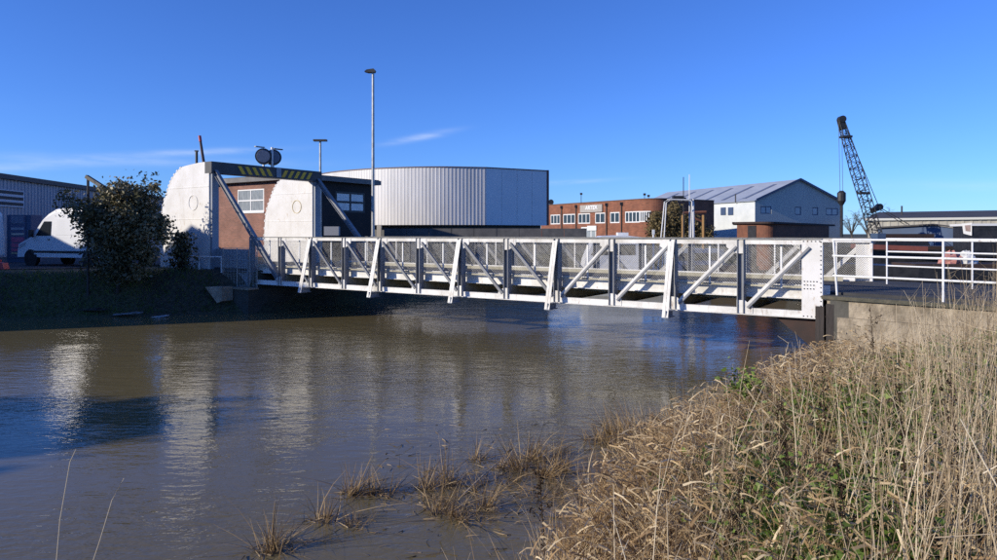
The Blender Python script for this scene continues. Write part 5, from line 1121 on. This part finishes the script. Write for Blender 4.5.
# dark-seeded dock and hogweed stems, one thing each
docks = [(545, 520, 6.2, 1.15, 'dark seeded dock stem at the water edge, leftmost of the bank'), (790, 430, 6.4, 1.25, 'dark dock stem standing above the reeds under the bridge end'), (826, 395, 7.6, 1.2, 'dark dock stem rising just below the fender piles'),
         (876, 300, 9.5, 1.55, 'tall spotted dock stem in front of the concrete abutment'), (905, 420, 5.2, 1.3, 'dark dock stem right of the tall abutment stem'), (856, 470, 4.6, 1.2, 'dark dock stem low in the green undergrowth'), (735, 470, 5.6, 1.0, 'slender dock stem in the middle of the reed bed'), (960, 430, 4.9, 1.4, 'dark dock stem near the right edge of the picture')]
for px, py, D, H, lab in docks:
    x = PX(px, D); z = gz(x, D); o = thing('dock_stem', Vector((x, D, z)), lab, 'plant', 'dark seeded stems on the near bank')
    m = MB(); lx, ly = random.gauss(-.03, .06), random.gauss(0, .06); top = Vector((x+lx, D+ly, z+H)); base = Vector((x, D, z-.05)); m.tube([base, base.lerp(top, .5)+Vector((.02, 0, 0)), top], [.008, .006, .002], 5)
    cl = []
    for k in range(9):
        f = random.uniform(.35, .95); st = base.lerp(top, f); dv = Vector((random.gauss(0, .7), random.gauss(0, .7), random.uniform(.5, 1.2))).normalized()*random.uniform(.1, .3)*(1.2-f*.6); m.tube([st, st+dv], [.003, .0015], 3, False)
        for q in range(4): cl.append(st+dv*random.uniform(.3, 1))
    for k in range(14): cl.append(base.lerp(top, random.uniform(.5, 1)))
    so = m.build('stem', DOCK, o); a = so.data.attributes.new('rnd', 'FLOAT', 'POINT'); a.data.foreach_set('value', np.full(len(so.data.vertices), .7, dtype=np.float32))
    c = np.repeat(np.array(cl), 5, 0)+RNG.normal(size=(len(cl)*5, 3))*.013; V, Fc = leaves(c, RNG.uniform(.010, .022, len(c)), 0, 1.2); tag(raw_mesh('seed_heads', V, Fc, DOCK, o, np.repeat(RNG.uniform(0, 1, len(c)), 4)), kind='stuff')
# leafy green bush by the water
gb = P(745, 395, 11.3); gb.z = gz(gb.x, 11.3); o = thing('leafy_shoot', gb, 'fresh green leafy shoot at the water edge below the bridge', 'plant')
m = MB()
for k in range(5): m.tube([gb-Z*.05, gb+Vector((random.gauss(0, .1), random.gauss(0, .1), .45)), gb+Vector((random.gauss(0, .22), random.gauss(0, .15), .75))], [.008, .006, .003], 4)
so = m.build('stems', STEM, o)
n = 420; c = np.array(gb)+np.stack([RNG.normal(size=n)*.17, RNG.normal(size=n)*.14, .55+RNG.normal(size=n)*.16], 1); V, Fc = leaves(c, RNG.uniform(.035, .075, n), .3); raw_mesh('foliage', V, Fc, GREEN, o, np.repeat(RNG.uniform(.3, 1, n), 4))
# sedge tufts standing in the shallows
tufts = [(273, 553, .5, 'leftmost'), (281, 545, .28, ''), (322, 520, .42, ''), (353, 526, .24, ''), (374, 494, .3, ''), (389, 494, .28, ''), (425, 490, .48, ''), (437, 512, .40, ''), (447, 486, .55, ''), (456, 516, .42, ''), (485, 507, .36, ''), (476, 460, .3, ''), (522, 470, .55, ''), (545, 474, .55, ''), (530, 458, .5, ''), (499, 468, .3, ''), (351, 494, .5, ''), (562, 470, .4, ''), (612, 440, .5, ''), (628, 438, .6, ''), (650, 432, .5, '')]
names_ = ['tallest dry sedge tuft at the bottom edge, farthest left', 'small dry sedge tuft just right of the leftmost tuft', 'bent single-headed sedge tuft left of the water patch', 'low flattened sedge tuft lying on the water', 'short sedge tuft left of the paired tuft', 'short sedge tuft with drooping tip', 'broad brown sedge tuft in the middle of the shallows', 'low matted sedge tuft below the broad brown one', 'arching pale sedge tuft reaching right', 'dark matted sedge tuft lowest in the middle', 'sedge tuft beside the floating white stick', 'lone sedge tuft farthest out in open water', 'upright orange-brown sedge tuft, left of a pair', 'upright orange-brown sedge tuft, right of a pair', 'sedge tuft behind the upright pair', 'small sedge tuft between the stick and the pair', 'slim pale bent sedge stem in open water', 'sedge tuft close to the reed bed edge', 'bushy tan sedge clump off the reed bed corner, left', 'bushy tan sedge clump off the reed bed corner, middle', 'bushy tan sedge clump off the reed bed corner, right']
for (px, py, H, _), lab in zip(tufts, names_):
    D = F*HC/(py-HY); x = PX(px, D); z = min(0, gz(x, D)); o = thing('sedge_tuft', Vector((x, D, -.02)), lab, 'sedge', 'dry sedge tufts in the shallows')
    H *= 1.2; n = int(40+H*110) if px < 600 else 300; b_ = np.stack([x+RNG.normal(size=n)*(.025+.05*H)*(3 if px > 600 else 1), D+RNG.normal(size=n)*(.03+.05*H)*(2.5 if px > 600 else 1), np.full(n, -.12)], 1)
    d = RNG.normal(size=(n, 3))*.26; d[:, 2] = 1; d[:, :2] += RNG.normal(size=2)*.22; lat = RNG.normal(size=(n, 3)); lat[:, 2] = 0; lat[:, 0] += .3
    V, Fc, per = ribbons(b_, d, RNG.uniform(.3, 1, n)**1.6*H+.16, RNG.uniform(.006, .014, n), RNG.uniform(.0, 1.5, n)**1.8, lat, 4); raw_mesh('blades', V, Fc, SEDGE, o, np.repeat(RNG.uniform(0, .75, n), per))
    k = max(6, n//5); b2 = np.stack([x+RNG.normal(size=k)*.09, D+RNG.normal(size=k)*.08, np.full(k, .01)], 1); d2 = RNG.normal(size=(k, 3)); d2[:, 2] = .15; V, Fc, per = ribbons(b2, d2, RNG.uniform(.08, .25, k), RNG.uniform(.008, .016, k), RNG.uniform(0, .4, k), np.zeros((k, 3)), 2); tag(raw_mesh('collapsed_blades', V, Fc, STEM, o, np.repeat(RNG.uniform(0, .4, k), per)), kind='stuff')
for (px, py, H, lab) in ((440, 500, .34, 'low tangled sedge mat left of the floating stick'), (470, 488, .36, 'tangled sedge mat right behind the arching tuft'), (508, 484, .4, 'tangled sedge mat between stick and upright pair'), (540, 500, .4, 'tangled sedge mat below the upright pair'), (572, 490, .42, 'sedge mat touching the reed bed, upper'), (585, 520, .45, 'sedge mat touching the reed bed, lower'), (470, 520, .3, 'low dark sedge mat lowest in the shallows'), (555, 455, .42, 'sedge mat behind the upright pair toward the bank')):
    D = F*HC/(py-HY); x = PX(px, D); o = thing('sedge_mat', Vector((x, D, -.02)), lab, 'sedge', 'tangled sedge mats in the shallows'); n = 150
    b_ = np.stack([x+RNG.normal(size=n)*.17, D+RNG.normal(size=n)*.15, np.full(n, -.06)], 1); d = RNG.normal(size=(n, 3))*.7; d[:, 2] = RNG.uniform(.2, 1, n); lat = RNG.normal(size=(n, 3)); lat[:, 2] = 0; lat[:, 0] += .4
    V, Fc, per = ribbons(b_, d, RNG.uniform(.3, 1, n)**1.5*H+.1, RNG.uniform(.005, .012, n), RNG.uniform(.1, 1.3, n), lat, 4); raw_mesh('blades', V, Fc, SEDGE, o, np.repeat(RNG.uniform(0, .8, n), per))
n = 300; tx = RNG.choice([t_[0] for t_ in tufts], n)+RNG.normal(size=n)*16; ty = np.clip(np.array([dict((t_[0], t_[1]) for t_ in tufts)[v] for v in RNG.choice([t_[0] for t_ in tufts], n)])+RNG.normal(size=n)*9, 425, 556)
tx = 498.5+(tx-498.5)*.55+(-.55*(ty-HY)+ 160)*.45; Dd = F*HC/(ty-HY); b_ = np.stack([(tx-CX)/F*Dd, Dd, np.full(n, .004)], 1); d = RNG.normal(size=(n, 3)); d[:, 2] = RNG.uniform(.0, .25, n)
V, Fc, per = ribbons(b_, d, RNG.uniform(.04, .22, n), RNG.uniform(.006, .016, n), RNG.uniform(0, .3, n), RNG.normal(size=(n, 3))*np.array([1, 1, 0]), 2); tag(raw_mesh('floating_litter', V, Fc, STEM, None, np.repeat(RNG.uniform(0, .5, n), per)), kind='stuff')
# floating stick, thin stems at the bottom left
m = MB(); a, c = P(462, 496, F*HC/(496-HY)), P(500, 466, F*HC/(468-HY)); m.tube([a, a.lerp(c, .5)+Z*.05, c+Z*.08], [.012, .010, .005], 6); so = m.build('dead_stick', mat('bleached_wood', (.5, .42, .3), .8, c2=(.36, .29, .2), scale=20)); tag(so, 'pale bleached stick jutting from the sedge in the shallows', 'stick')
for (pts, lab) in (([(54, 590), (60, 520), (70, 462), (76, 449)], 'tall thin dry grass stalk at bottom left, left one of two'), ([(85, 585), (100, 540), (112, 500), (124, 478)], 'tall thin dry grass stalk at bottom left, right one of two')):
    D = 4.2; m = MB(); m.tube([P(px, py, D) for px, py in pts[:1]]+[P(px, py, D) for px, py in pts[1:]], [.004, .0035, .003, .002], 5); e = P(*pts[-1], D); e0_ = P(*pts[-2], D)
    b0 = P(*pts[0], D); 
    m.tube([(b0.x-.1, D, gz(b0.x-.1, D)-.05), b0], [.005, .004], 5)
    so = m.build('grass_stalk', STEM); aa = so.data.attributes.new('rnd', 'FLOAT', 'POINT'); aa.data.foreach_set('value', np.full(len(so.data.vertices), .85, dtype=np.float32)); tag(so, lab, 'grass stalk', 'tall stalks at bottom left')
n = 130; xs = np.concatenate([RNG.uniform(-3.4, -2.4, 100), RNG.uniform(-2.6, -1.9, 30)]); ys = RNG.uniform(4.0, 4.7, n); zb = terrain(xs, ys)[0]
b_ = np.stack([xs, ys, np.maximum(zb, 0)-.05], 1); d = RNG.normal(size=(n, 3))*.25; d[:, 2] = 1; d[:, 0] += .2; lat = RNG.normal(size=(n, 3)); lat[:, 2] = 0
V, Fc, per = ribbons(b_, d, RNG.uniform(.6, 1.25, n), RNG.uniform(.005, .010, n), RNG.uniform(.1, .6, n), lat, 4); tag(raw_mesh('bank_grass', V, Fc, REED, None, np.repeat(RNG.uniform(.2, .9, n), per)), kind='stuff')
# grass on the left bank slope
n = 9000; xs = RNG.uniform(-27, -9.5, n*3); ys = RNG.uniform(22, 31, n*3); z, d_ = terrain(xs, ys); ok = (d_ > .1) & (d_ < 3.4) & (z < 1.66); 
rel = (xs-P0.x)*A.x+(ys-P0.y)*A.y; ok &= ~((rel > -6.6) & ((xs-P0.x)*Bv.x+(ys-P0.y)*Bv.y > -.85)); xs, ys, z = xs[ok][:n], ys[ok][:n], z[ok][:n]; n = len(xs)
d = RNG.normal(size=(n, 3))*.4; d[:, 2] = 1; V, Fc, per = ribbons(np.stack([xs, ys, z-.02], 1), d, RNG.uniform(.12, .4, n), RNG.uniform(.012, .03, n), RNG.uniform(.2, .8, n), RNG.normal(size=(n, 3))*np.array([1, 1, 0]), 2); tag(raw_mesh('left_bank_grass', V, Fc, GREEN, None, np.repeat(RNG.uniform(0, .6, n), per)), kind='stuff')
# driftwood and pale litter under the bush
for k, (px, py, mt, lab) in enumerate(((95, 292, TIMBER, 'dark tarred plank lying on the left bank below the bush'), (130, 288, mat('grey_plank', (.2, .2, .21), .7), 'pale grey plank on the bank under the bush'), (156, 283, mat('litter_white', (.4, .4, .42), .6), 'pale crumpled sheet at the right foot of the bush'))):
    q = P(px, py, 27.0); zz = gz(q.x, 27.0); m = MB(); m.bar((q.x-.6, 27.0, zz+.1), (q.x+.5, 26.9, zz+.14+.05*k), .2, .05); m.bar((q.x-.2, 27.05, zz+.12), (q.x+.35, 26.8, zz+.22), .12, .04); tag(m.build('plank', mt), lab, 'plank')
